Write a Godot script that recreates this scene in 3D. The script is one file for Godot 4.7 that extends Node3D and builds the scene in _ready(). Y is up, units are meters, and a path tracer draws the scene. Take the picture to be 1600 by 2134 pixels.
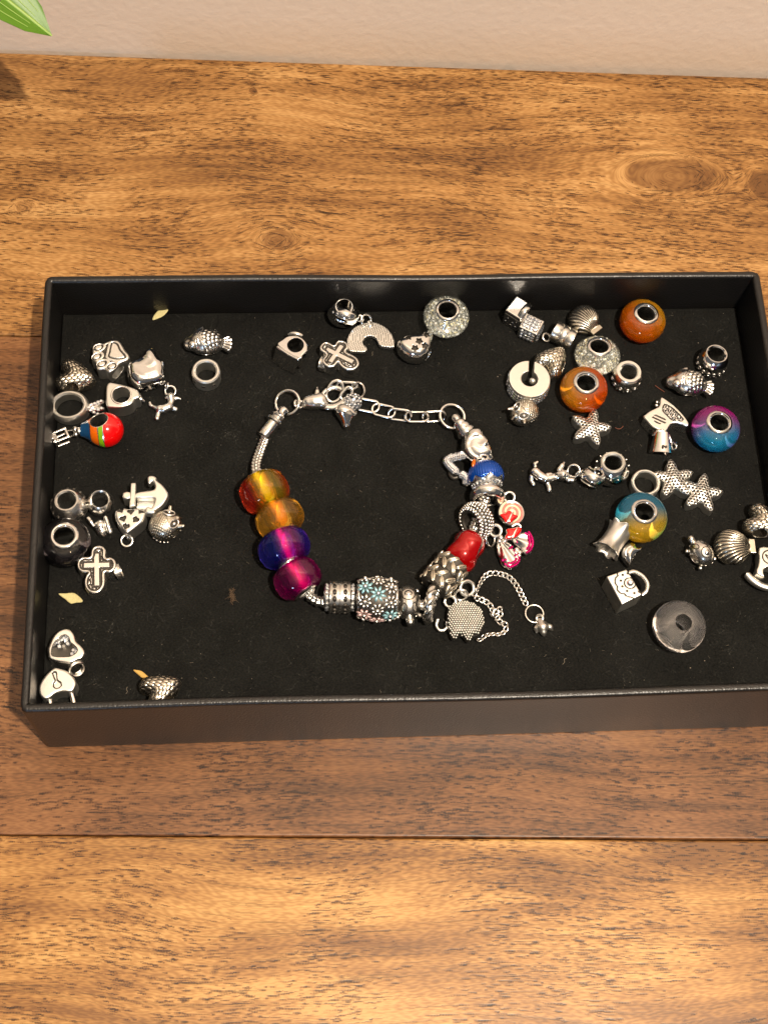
extends Node3D
# A jewellery tray on a wooden table: measures are millimetres until a mesh is committed (U turns them into metres).
const U := 0.001
const FELT := 20.9          # height of the felt in the tray above the table
const YAW := -0.0401        # the table and the wall stand slightly turned against the tray
var taken := {}
var m := {}
var sphere_cache := {}


func numbered(called: String) -> String:
	taken[called] = taken.get(called, 0) + 1
	return called if taken[called] == 1 else "%s_%03d" % [called, taken[called] - 1]


func thing(called: String, label: String, category: String, at := Vector3.ZERO, turn := 0.0, group := "") -> Node3D:
	var o := Node3D.new()
	o.name = numbered(called)
	add_child(o)
	o.position = at * U
	o.rotation.y = turn
	o.set_meta("label", label)
	o.set_meta("category", category)
	if group:
		o.set_meta("group", group)
	return o


func part(called: String, mesh: Mesh, mat: Material, parent: Node, at := Vector3.ZERO, b := Basis.IDENTITY) -> MeshInstance3D:
	var o := MeshInstance3D.new()
	o.name = called
	o.mesh = mesh
	o.material_override = mat
	parent.add_child(o, true)
	o.transform = Transform3D(b, at * U)
	return o


func tag(o: Node, label: String, category: String, group := "", kind := "") -> void:
	if label:
		o.set_meta("label", label)
	if category:
		o.set_meta("category", category)
	if group:
		o.set_meta("group", group)
	if kind:
		o.set_meta("kind", kind)


func stuff(o: MeshInstance3D) -> MeshInstance3D:
	o.set_meta("kind", "stuff")
	return o


func aim(dir: Vector3, twist := 0.0) -> Basis:      # local y along dir
	var y := dir.normalized()
	var x := y.cross(Vector3(0, 0, 1) if absf(y.z) < 0.9 else Vector3(1, 0, 0)).normalized()
	return Basis(x, y, x.cross(y)) * Basis(Vector3.UP, twist)


func poly(f: Array) -> PackedVector2Array:
	var p := PackedVector2Array()
	for i in range(0, f.size(), 2):
		p.append(Vector2(f[i], f[i + 1]))
	return p


# ---------- meshes ----------
func commit(v: PackedVector3Array, n: PackedVector3Array, ix: PackedInt32Array, col := PackedColorArray(), uv := PackedVector2Array()) -> ArrayMesh:
	for t in range(0, ix.size(), 3):
		var a := ix[t]
		var b := ix[t + 1]
		var c := ix[t + 2]
		if (v[b] - v[a]).cross(v[c] - v[a]).dot(n[a] + n[b] + n[c]) > 0.0:
			ix[t + 1] = c
			ix[t + 2] = b
	for k in v.size():
		v[k] *= U
	var arr := []
	arr.resize(Mesh.ARRAY_MAX)
	arr[Mesh.ARRAY_VERTEX] = v
	arr[Mesh.ARRAY_NORMAL] = n
	arr[Mesh.ARRAY_INDEX] = ix
	if col.size():
		arr[Mesh.ARRAY_COLOR] = col
	if uv.size():
		arr[Mesh.ARRAY_TEX_UV] = uv
	var mesh := ArrayMesh.new()
	mesh.add_surface_from_arrays(Mesh.PRIMITIVE_TRIANGLES, arr)
	return mesh


func join(list: Array) -> ArrayMesh:                # [[mesh, Transform3D in mm], ...]
	var st := SurfaceTool.new()
	st.begin(Mesh.PRIMITIVE_TRIANGLES)
	for e in list:
		var x: Transform3D = e[1]
		x.origin *= U
		st.append_from(e[0], 0, x)
	return st.commit()


func lathe(prof: PackedVector2Array, seg := 40, closed := true, dye = null, sz := 1.0) -> ArrayMesh:
	var np := prof.size()
	var pts := PackedVector2Array()
	var nor := PackedVector2Array()
	var links := []
	var count := np if closed else np - 1
	var dirs := PackedVector2Array()
	for i in count:
		var d := (prof[(i + 1) % np] - prof[i]).normalized()
		dirs.append(Vector2(d.y, -d.x))
	for i in count:                                  # each span has two points of its own; normals join where the corner is soft
		var n0 := dirs[i]
		var n1 := dirs[i]
		if i > 0 or closed:
			var q := dirs[(i - 1 + count) % count]
			if q.dot(n0) > 0.72:
				n0 = (q + n0).normalized()
		if i < count - 1 or closed:
			var q2 := dirs[(i + 1) % count]
			if q2.dot(n1) > 0.72:
				n1 = (q2 + n1).normalized()
		pts.append(prof[i]); nor.append(n0)
		pts.append(prof[(i + 1) % np]); nor.append(n1)
	var v := PackedVector3Array()
	var n := PackedVector3Array()
	var ix := PackedInt32Array()
	var col := PackedColorArray()
	for j in seg + 1:
		var a := TAU * j / seg
		for i in pts.size():
			var p := Vector3(pts[i].x * cos(a), pts[i].y, pts[i].x * sin(a) * sz)
			v.append(p)
			n.append(Vector3(nor[i].x * cos(a), nor[i].y, nor[i].x * sin(a) / sz).normalized())
			if dye != null:
				col.append(dye.call(p))
	var w := pts.size()
	for j in seg:
		for i in range(0, w, 2):
			var a0 := j * w + i
			ix.append_array([a0, a0 + w, a0 + w + 1, a0, a0 + w + 1, a0 + 1])
	return commit(v, n, ix, col)


func curve(pts: Array, sub := 6, closed := false) -> PackedVector3Array:      # Catmull-Rom through Vector3s
	var out := PackedVector3Array()
	var c := pts.size()
	for i in (c if closed else c - 1):
		var p1: Vector3 = pts[i]
		var p2: Vector3 = pts[(i + 1) % c]
		var p0: Vector3 = pts[(i - 1 + c) % c] if closed or i > 0 else p1 * 2 - p2
		var p3: Vector3 = pts[(i + 2) % c] if closed or i < c - 2 else p2 * 2 - p1
		for k in sub:
			out.append(p1.cubic_interpolate(p2, p0, p3, float(k) / sub))
	if not closed:
		out.append(pts[c - 1])
	return out


func tube(path: PackedVector3Array, r: float, closed := false, seg := 10, shape = null, flat := 1.0) -> ArrayMesh:
	# shape(angle, metres along) scales the radius; flat squeezes the section
	var v := PackedVector3Array()
	var n := PackedVector3Array()
	var ix := PackedInt32Array()
	var c := path.size()
	var side := Vector3.ZERO
	var s := 0.0
	for i in c:
		var t := (path[(i + 1) % c] - path[(i - 1 + c) % c]) if closed else (path[mini(i + 1, c - 1)] - path[maxi(i - 1, 0)])
		t = t.normalized()
		if i == 0:
			side = t.cross(Vector3(0, 1, 0.05)).normalized()
		else:
			s += path[i].distance_to(path[i - 1])
			side = (side - t * side.dot(t)).normalized()
		var up := side.cross(t)
		var rr := r
		if not closed and (i == 0 or i == c - 1):
			rr = r * 0.6
		for k in seg:
			var a := TAU * k / seg
			var d := side * cos(a) + up * sin(a) * flat
			var q: float = rr * (shape.call(a, s) if shape != null else 1.0)
			v.append(path[i] + d * q)
			n.append((side * cos(a) * flat + up * sin(a)).normalized())
	for i in (c if closed else c - 1):
		for k in seg:
			var a0 := i * seg + k
			var a1 := i * seg + (k + 1) % seg
			var b0 := ((i + 1) % c) * seg + k
			var b1 := ((i + 1) % c) * seg + (k + 1) % seg
			ix.append_array([a0, a1, b1, a0, b1, b0])
	if not closed:
		for e in [0, c - 1]:
			var mid := v.size()
			v.append(path[e])
			var dir := (path[0] - path[1]).normalized() if e == 0 else (path[c - 1] - path[c - 2]).normalized()
			n.append(dir)
			for k in seg:
				ix.append_array([mid, e * seg + k, e * seg + (k + 1) % seg])
	if shape != null:
		n = refresh(v, ix, n)
	return commit(v, n, ix)


func refresh(v: PackedVector3Array, ix: PackedInt32Array, old: PackedVector3Array) -> PackedVector3Array:
	var n := PackedVector3Array()
	n.resize(v.size())
	for t in range(0, ix.size(), 3):
		var f := (v[ix[t + 1]] - v[ix[t]]).cross(v[ix[t + 2]] - v[ix[t]])
		if f.dot(old[ix[t]]) < 0:
			f = -f
		for k in 3:
			n[ix[t + k]] += f
	for k in n.size():
		n[k] = n[k].normalized() if n[k].length_squared() > 0 else old[k]
	return n


func circle(r: float, count := 28, rz := -1.0) -> PackedVector3Array:
	var p := PackedVector3Array()
	for i in count:
		var a := TAU * i / count
		p.append(Vector3(r * cos(a), 0, (r if rz < 0 else rz) * sin(a)))
	return p


func torus(r: float, wire: float, rz := -1.0, count := 28, flat := 1.0) -> ArrayMesh:
	return tube(circle(r, count, rz), wire, true, 9, null, flat)


func balls(list: Array, stretch := 1.0, rows := 5, cols := 8) -> ArrayMesh:        # Vector4(x, y, z, r), joined
	var v := PackedVector3Array()
	var n := PackedVector3Array()
	var ix := PackedInt32Array()
	for b: Vector4 in list:
		var base := v.size()
		var o := Vector3(b.x, b.y, b.z)
		for i in rows + 1:
			var lat := PI * i / rows
			for k in cols:
				var lon := TAU * k / cols
				var d := Vector3(sin(lat) * cos(lon), cos(lat), sin(lat) * sin(lon))
				v.append(o + d * b.w * Vector3(1, stretch, 1))
				n.append(d)
		for i in rows:
			for k in cols:
				var a := base + i * cols + k
				var c := base + i * cols + (k + 1) % cols
				ix.append_array([a, c, c + cols, a, c + cols, a + cols])
	return commit(v, n, ix)


func gem(r: float, h: float, sides := 6) -> ArrayMesh:      # a cut stone: flat table, crown facets, flat shaded
	var v := PackedVector3Array()
	var n := PackedVector3Array()
	var ix := PackedInt32Array()
	var tri := func(a: Vector3, b: Vector3, c: Vector3):
		var f := (b - a).cross(c - a).normalized()
		if f.dot(a + b + c + Vector3(0, h, 0)) < 0:
			f = -f
		for p in [a, b, c]:
			ix.append(v.size())
			v.append(p)
			n.append(f)
	for k in sides:
		var a := TAU * k / sides
		var b := TAU * (k + 1) / sides
		var q := (a + b) / 2
		var t0 := Vector3(cos(a) * r * 0.55, h, sin(a) * r * 0.55)
		var t1 := Vector3(cos(b) * r * 0.55, h, sin(b) * r * 0.55)
		var g := Vector3(cos(q) * r, h * 0.35, sin(q) * r)
		var g0 := Vector3(cos(q - TAU / sides) * r, h * 0.35, sin(q - TAU / sides) * r)
		tri.call(Vector3(0, h, 0), t0, t1)
		tri.call(t0, t1, g)
		tri.call(t0, g, g0)
		tri.call(g, g0, Vector3(0, -h * 0.6, 0))
	return commit(v, n, ix)


func gems(list: Array, r: float, h: float, sides := 6) -> ArrayMesh:       # [[place, outward], ...] joined
	var g := gem(r, h, sides)
	var l := []
	for e in list:
		l.append([g, Transform3D(aim(e[1], e[0].x * 3.0), e[0])])
	return join(l)


func block(size: Vector3, bevel := 0.3) -> ArrayMesh:      # a box with rounded edges, centre at the origin
	var v := PackedVector3Array()
	var n := PackedVector3Array()
	var ix := PackedInt32Array()
	var h := size / 2 - Vector3.ONE * bevel
	for axis in 3:
		for sgn in [-1.0, 1.0]:
			var base := v.size()
			var g := [-1.0, -1.0, 1.0, 1.0]
			for i in 4:
				for k in 4:
					var d := Vector3.ZERO
					var o := Vector3.ZERO
					var ua := (axis + 1) % 3
					var ub := (axis + 2) % 3
					o[axis] = h[axis] * sgn
					o[ua] = h[ua] * g[i]
					o[ub] = h[ub] * g[k]
					d[axis] = sgn
					d[ua] = 0.0 if i == 1 or i == 2 else g[i]
					d[ub] = 0.0 if k == 1 or k == 2 else g[k]
					d = d.normalized()
					v.append(o + d * bevel)
					n.append(d)
			for i in 3:
				for k in 3:
					var a := base + i * 4 + k
					ix.append_array([a, a + 1, a + 5, a, a + 5, a + 4])
	return commit(v, n, ix)


# ---------- signed distances and their surface ----------
class Flat:                                          # distance to an outline in the x-z plane, on a grid
	var lo: Vector2
	var c: float
	var w: int
	var h: int
	var a := PackedFloat32Array()
	func at(x: float, z: float) -> float:
		var u := clampf((x - lo.x) / c, 0.0, w - 1.001)
		var v := clampf((z - lo.y) / c, 0.0, h - 1.001)
		var i := int(u)
		var k := int(v)
		u -= i
		v -= k
		var q := k * w + i
		return (a[q] * (1 - u) + a[q + 1] * u) * (1 - v) + (a[q + w] * (1 - u) + a[q + w + 1] * u) * v


func soften(p: PackedVector2Array, sub := 3) -> PackedVector2Array:
	var out := PackedVector2Array()
	var c := p.size()
	for i in c:
		for k in sub:
			out.append(p[i].cubic_interpolate(p[(i + 1) % c], p[(i - 1 + c) % c], p[(i + 2) % c], float(k) / sub))
	return out


func flat(outline: PackedVector2Array, sub := 3, c := 0.24, pad := 1.2) -> Flat:
	var p := soften(outline, sub) if sub > 1 else outline
	var lo := p[0]
	var hi := p[0]
	for q in p:
		lo = lo.min(q)
		hi = hi.max(q)
	var f := Flat.new()
	f.c = c
	f.lo = lo - Vector2(pad, pad)
	f.w = int((hi.x - lo.x + 2 * pad) / c) + 2
	f.h = int((hi.y - lo.y + 2 * pad) / c) + 2
	f.a.resize(f.w * f.h)
	var cnt := p.size()
	for k in f.h:
		for i in f.w:
			var q := f.lo + Vector2(i, k) * c
			var best := 1e9
			var inside := false
			var b := p[cnt - 1]
			for e in p:
				var ab := e - b
				var aq := q - b
				var d := (aq - ab * clampf(aq.dot(ab) / ab.length_squared(), 0, 1)).length_squared()
				if d < best:
					best = d
				if (e.y > q.y) != (b.y > q.y) and q.x < (b.x - e.x) * (q.y - e.y) / (b.y - e.y) + e.x:
					inside = not inside
				b = e
			f.a[k * f.w + i] = sqrt(best) * (-1.0 if inside else 1.0)
	return f


static func sm(a: float, b: float, k: float) -> float:
	var h := maxf(k - absf(a - b), 0.0) / k
	return minf(a, b) - h * h * k * 0.25


static func slab(d: float, y: float, half: float, r: float) -> float:        # a plate of outline distance d, thickness 2 * half, edges rounded by r
	var a := d + r
	var b := absf(y) - half + r
	return minf(maxf(a, b), 0.0) + Vector2(maxf(a, 0.0), maxf(b, 0.0)).length() - r


static func puff(d: float, y: float, half: float, r: float) -> float:        # a pillow: r is how far in the dome reaches
	return (Vector2(maxf(d + r, 0.0), y * r / half).length() - r) * minf(1.0, half / r)


static func cap(p: Vector3, a: Vector3, b: Vector3, ra: float, rb: float) -> float:
	var ab := b - a
	var t := clampf((p - a).dot(ab) / ab.length_squared(), 0.0, 1.0)
	return p.distance_to(a + ab * t) - lerpf(ra, rb, t)


static func bore(p: Vector3, o: Vector3, dir: Vector3) -> float:             # distance from a line
	var q := p - o
	return (q - dir * q.dot(dir)).length()


static func egg(p: Vector3, r: Vector3) -> float:
	var k0 := (p / r).length()
	var k1 := (p / (r * r)).length()
	return k0 * (k0 - 1.0) / maxf(k1, 1e-6)


static func scales(u: float, w: float, pu: float, pw: float) -> float:       # 0 in the seams, 1 on the scales
	var row := floorf(u / pu)
	var x := w / pw + 0.5 * fposmod(row, 2.0)
	x = x - floorf(x) - 0.5
	var y := u / pu - row - 0.45
	return clampf((0.88 - sqrt(x * x * 3.0 + y * y * 2.4)) * 2.4, 0.0, 1.0)


func net(f: Callable, lo: Vector3, hi: Vector3, c: float, mask = null, kinds := 1) -> Array:
	var nx := int(ceil((hi.x - lo.x) / c)) + 2
	var ny := int(ceil((hi.y - lo.y) / c)) + 2
	var nz := int(ceil((hi.z - lo.z) / c)) + 2
	var val := PackedFloat32Array()
	val.resize(nx * ny * nz)
	val.fill(1.0)
	var sy := nx
	var sz := nx * ny
	var act := []
	for bk in range(0, nz, 4):
		for bj in range(0, ny, 4):
			for bi in range(0, nx, 4):
				var d: float = f.call(lo + Vector3(bi + 1.5, bj + 1.5, bk + 1.5) * c)
				var near := absf(d) < c * 5.0
				if near:
					act.append(Vector3i(bi, bj, bk))
				elif d > 0:
					continue
				for k in range(bk, mini(bk + 4, nz)):
					for j in range(bj, mini(bj + 4, ny)):
						var at := k * sz + j * sy
						for i in range(bi, mini(bi + 4, nx)):
							val[at + i] = f.call(Vector3(lo.x + i * c, lo.y + j * c, lo.z + k * c)) if near else -1.0
	var id := PackedInt32Array()
	id.resize(nx * ny * nz)
	id.fill(-1)
	var v := PackedVector3Array()
	var n := PackedVector3Array()
	var cells := PackedInt32Array()
	var off := [0, 1, sy, sy + 1, sz, sz + 1, sz + sy, sz + sy + 1]
	var cor := [Vector3(0, 0, 0), Vector3(1, 0, 0), Vector3(0, 1, 0), Vector3(1, 1, 0), Vector3(0, 0, 1), Vector3(1, 0, 1), Vector3(0, 1, 1), Vector3(1, 1, 1)]
	var edge := [0, 1, 2, 3, 4, 5, 6, 7, 0, 2, 1, 3, 4, 6, 5, 7, 0, 4, 1, 5, 2, 6, 3, 7]
	var g := PackedFloat32Array()
	g.resize(8)
	var e := c * 0.5
	for b: Vector3i in act:
		for k in range(b.z, mini(b.z + 4, nz - 1)):
			for j in range(b.y, mini(b.y + 4, ny - 1)):
				for i in range(b.x, mini(b.x + 4, nx - 1)):
					var at := k * sz + j * sy + i
					var s := 0
					for q in 8:
						g[q] = val[at + off[q]]
						if g[q] < 0:
							s += 1
					if s == 0 or s == 8:
						continue
					var sum := Vector3.ZERO
					var hit := 0
					for q in range(0, 24, 2):
						var ga := g[edge[q]]
						var gb := g[edge[q + 1]]
						if (ga < 0) != (gb < 0):
							sum += cor[edge[q]].lerp(cor[edge[q + 1]], ga / (ga - gb))
							hit += 1
					id[at] = v.size()
					cells.append(at)
					var p := lo + (Vector3(i, j, k) + sum / hit) * c
					v.append(p)
					var d1: float = f.call(p + Vector3(e, -e, -e))
					var d2: float = f.call(p + Vector3(-e, -e, e))
					var d3: float = f.call(p + Vector3(-e, e, -e))
					var d4: float = f.call(p + Vector3(e, e, e))
					n.append((Vector3(1, -1, -1) * d1 + Vector3(-1, -1, 1) * d2 + Vector3(-1, 1, -1) * d3 + Vector3(1, 1, 1) * d4).normalized())
	var quads := []
	for q in kinds:
		quads.append(PackedInt32Array())
	var steps := [[1, sy, sz], [sy, sz, 1], [sz, 1, sy]]
	for at in cells:
		for st in steps:
			if (val[at] < 0) == (val[at + st[0]] < 0):
				continue
			var a := id[at]
			var b1 := id[at - st[1]]
			var c1 := id[at - st[1] - st[2]]
			var d5 := id[at - st[2]]
			if b1 < 0 or c1 < 0 or d5 < 0:
				continue
			var q := 0
			if kinds > 1:
				q = mask.call((v[a] + v[b1] + v[c1] + v[d5]) / 4)
			quads[q].append_array([a, b1, c1, a, c1, d5])
	var out := []
	for q in kinds:
		var list: PackedInt32Array = quads[q]
		if list.is_empty():
			out.append(null)
			continue
		var to := PackedInt32Array()
		to.resize(v.size())
		to.fill(-1)
		var v2 := PackedVector3Array()
		var n2 := PackedVector3Array()
		for t in list.size():
			var s := list[t]
			if to[s] < 0:
				to[s] = v2.size()
				v2.append(v[s])
				n2.append(n[s])
			list[t] = to[s]
		out.append(commit(v2, n2, list))
	return out


func chain_blob(rods: Array, k: float, c: float) -> ArrayMesh:      # rods: [Vector4, Vector4, ...] polylines with a radius at each joint, grown together
	var lo := Vector3.ONE * 1e9
	var hi := -lo
	var segs := []
	for r in rods:
		for i in r.size():
			var a: Vector4 = r[i]
			var p := Vector3(a.x, a.y, a.z)
			lo = lo.min(p - Vector3.ONE * (a.w + 0.5))
			hi = hi.max(p + Vector3.ONE * (a.w + 0.5))
			if i > 0 or r.size() == 1:
				var b: Vector4 = r[i - 1] if i > 0 else a + Vector4(0.01, 0, 0, 0)
				segs.append([p, Vector3(b.x, b.y, b.z), a.w, b.w])
	var f := func(p: Vector3) -> float:
		var d := 1e3
		for s in segs:
			d = sm(d, cap(p, s[0], s[1], s[2], s[3]), k)
		return d
	return net(f, lo, hi, c)[0]


# ---------- materials ----------
func mat(called: String, c: Color, rough: float, metal := 0.0) -> StandardMaterial3D:
	var q := StandardMaterial3D.new()
	q.resource_name = called
	q.albedo_color = c
	q.roughness = rough
	q.metallic = metal
	m[called] = q
	return q


func noise(freq: float, kind := FastNoiseLite.TYPE_SIMPLEX_SMOOTH, octaves := 1, sd := 1) -> FastNoiseLite:
	var q := FastNoiseLite.new()
	q.seed = sd
	q.noise_type = kind
	q.frequency = freq
	q.fractal_type = FastNoiseLite.FRACTAL_FBM if octaves > 1 else FastNoiseLite.FRACTAL_NONE
	q.fractal_octaves = octaves
	return q


func grain(q: StandardMaterial3D, freq: float, octaves: int, tile: float, relief_mm: float, world := false, sd := 3) -> void:
	var t := NoiseTexture2D.new()          # fine relief, tile millimetres wide
	t.width = 512
	t.height = 512
	t.seamless = true
	t.noise = noise(freq, FastNoiseLite.TYPE_SIMPLEX_SMOOTH, octaves, sd)
	q.heightmap_enabled = true
	q.heightmap_texture = t
	q.heightmap_scale = relief_mm * 0.1
	q.uv1_triplanar = true
	q.uv1_world_triplanar = world
	q.uv1_scale = Vector3.ONE * (1000.0 / tile)


func materials() -> void:
	mat("polished_silver", Color(0.95, 0.945, 0.935), 0.1, 1.0)
	grain(m.polished_silver, 0.012, 2, 6.0, 0.006)
	mat("silver", Color(0.94, 0.93, 0.91), 0.25, 1.0)
	grain(m.silver, 0.02, 3, 5.0, 0.01)
	mat("satin_silver", Color(0.93, 0.92, 0.895), 0.36, 1.0)
	grain(m.satin_silver, 0.05, 3, 6.0, 0.012)
	mat("antique_silver", Color(0.84, 0.81, 0.75), 0.27, 1.0)
	grain(m.antique_silver, 0.03, 3, 5.0, 0.012)
	mat("black_silver", Color(0.29, 0.275, 0.255), 0.45, 0.8)
	mat("crystal", Color(0.93, 0.95, 0.98), 0.06, 0.95)
	mat("pink_crystal", Color(0.83, 0.10, 0.48), 0.08, 0.75)
	mat("red_enamel", Color(0.80, 0.015, 0.02), 0.14)
	mat("deep_red_enamel", Color(0.62, 0.005, 0.02), 0.16, 0.35)
	mat("green_enamel", Color(0.45, 0.62, 0.06), 0.16)
	mat("orange_enamel", Color(0.80, 0.36, 0.04), 0.16)
	mat("steel_blue_enamel", Color(0.09, 0.25, 0.40), 0.16)
	mat("blue_enamel", Color(0.0, 0.27, 0.64), 0.12, 0.5)
	mat("pink_enamel", Color(0.86, 0.45, 0.42), 0.2)
	mat("cream_enamel", Color(0.88, 0.80, 0.66), 0.2)
	mat("pale_pink_enamel", Color(0.86, 0.73, 0.72), 0.2, 0.3)
	mat("light_blue_enamel", Color(0.58, 0.76, 0.80), 0.2, 0.3)
	mat("amber_enamel", Color(0.72, 0.35, 0.03), 0.14)
	for k in ["red_enamel", "deep_red_enamel", "blue_enamel", "green_enamel", "orange_enamel", "steel_blue_enamel"]:
		m[k].clearcoat_enabled = true
		m[k].clearcoat = 0.6
		m[k].clearcoat_roughness = 0.05
	# glass: clear through and through, the dye is in the vertex colours
	var glass := mat("dyed_glass", Color(1, 1, 1, 0.055), 0.0)
	glass.refraction_enabled = true
	glass.refraction_scale = 0.05
	glass.vertex_color_use_as_albedo = true
	var cloudy := mat("cloudy_glass", Color(1, 1, 1, 0.17), 0.0)
	cloudy.refraction_enabled = true
	cloudy.refraction_scale = 0.05
	cloudy.vertex_color_use_as_albedo = true
	var clear := mat("clear_glass", Color(0.97, 0.965, 0.97, 0.03), 0.0)
	clear.refraction_enabled = true
	clear.refraction_scale = 0.05
	var smoky := mat("smoky_glass", Color(0.36, 0.35, 0.38, 0.02), 0.0)
	smoky.refraction_enabled = true
	smoky.refraction_scale = 0.05
	var resin := mat("clear_resin", Color(0.90, 0.92, 0.88, 0.13), 0.04)
	resin.transparency = BaseMaterial3D.TRANSPARENCY_ALPHA
	mat("glitter", Color(0.95, 0.96, 0.94), 0.3, 0.25)
	mat("gold_glitter", Color(0.93, 0.89, 0.70), 0.3, 0.25)
	# the tray
	mat("tray_paper", Color(0.075, 0.071, 0.07), 0.35)
	grain(m.tray_paper, 0.05, 3, 22.0, 0.07, true)
	var w := Image.create(512, 512, false, Image.FORMAT_RGB8)      # paper with fine pale scratches
	w.fill(Color(0.94, 0.94, 0.94))
	var rng := RandomNumberGenerator.new()
	rng.seed = 61
	for i in 150:
		var x := rng.randf() * 512.0
		var y := rng.randf() * 512.0
		var lean := rng.randf_range(-0.75, -0.2)
		var tone := rng.randf_range(0.96, 1.0) if rng.randf() < 0.8 else 0.86
		for k in rng.randi_range(10, 70):
			w.set_pixel(posmod(int(x - k * lean), 512), posmod(int(y + k), 512), Color(tone, tone, tone))
	m.tray_paper.albedo_texture = ImageTexture.create_from_image(w)
	m.tray_paper.albedo_color = Color(0.085, 0.08, 0.078)
	mat("lint", Color(0.52, 0.48, 0.42), 0.9)
	mat("tan_fluff", Color(0.40, 0.32, 0.24), 0.9)
	mat("brown_hair", Color(0.42, 0.22, 0.14), 0.5)
	mat("dry_flake", Color(0.74, 0.70, 0.50), 0.75)
	grain(m.dry_flake, 0.03, 2, 8.0, 0.1)
	mat("yellow_flake", Color(0.72, 0.58, 0.30), 0.75)
	# the room
	var wall := mat("wall_paint", Color(0.835, 0.775, 0.715), 0.75)
	grain(wall, 0.035, 3, 90.0, 0.11, true, 8)
	mat("ceiling_paint", Color(0.86, 0.83, 0.78), 0.9)
	mat("lamp_metal", Color(0.5, 0.45, 0.38), 0.3, 1.0)
	var bulb := mat("bulb_glow", Color(1, 0.93, 0.82), 0.3)
	bulb.emission_enabled = true
	bulb.emission = Color(1.0, 0.86, 0.68)
	bulb.emission_energy_multiplier = 320.0
	var pane := mat("window_glow", Color(0.8, 0.88, 1.0), 0.4)
	pane.emission_enabled = true
	pane.emission = Color(0.74, 0.86, 1.0)
	pane.emission_energy_multiplier = 1.5
	mat("leaf", Color(0.31, 0.47, 0.08), 0.38)
	m.leaf.backlight_enabled = true
	m.leaf.backlight = Color(0.25, 0.34, 0.06)
	mat("leaf_rib", Color(0.55, 0.66, 0.32), 0.4)
	mat("pot_clay", Color(0.55, 0.33, 0.23), 0.8)
	mat("soil", Color(0.17, 0.12, 0.09), 1.0)


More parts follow.
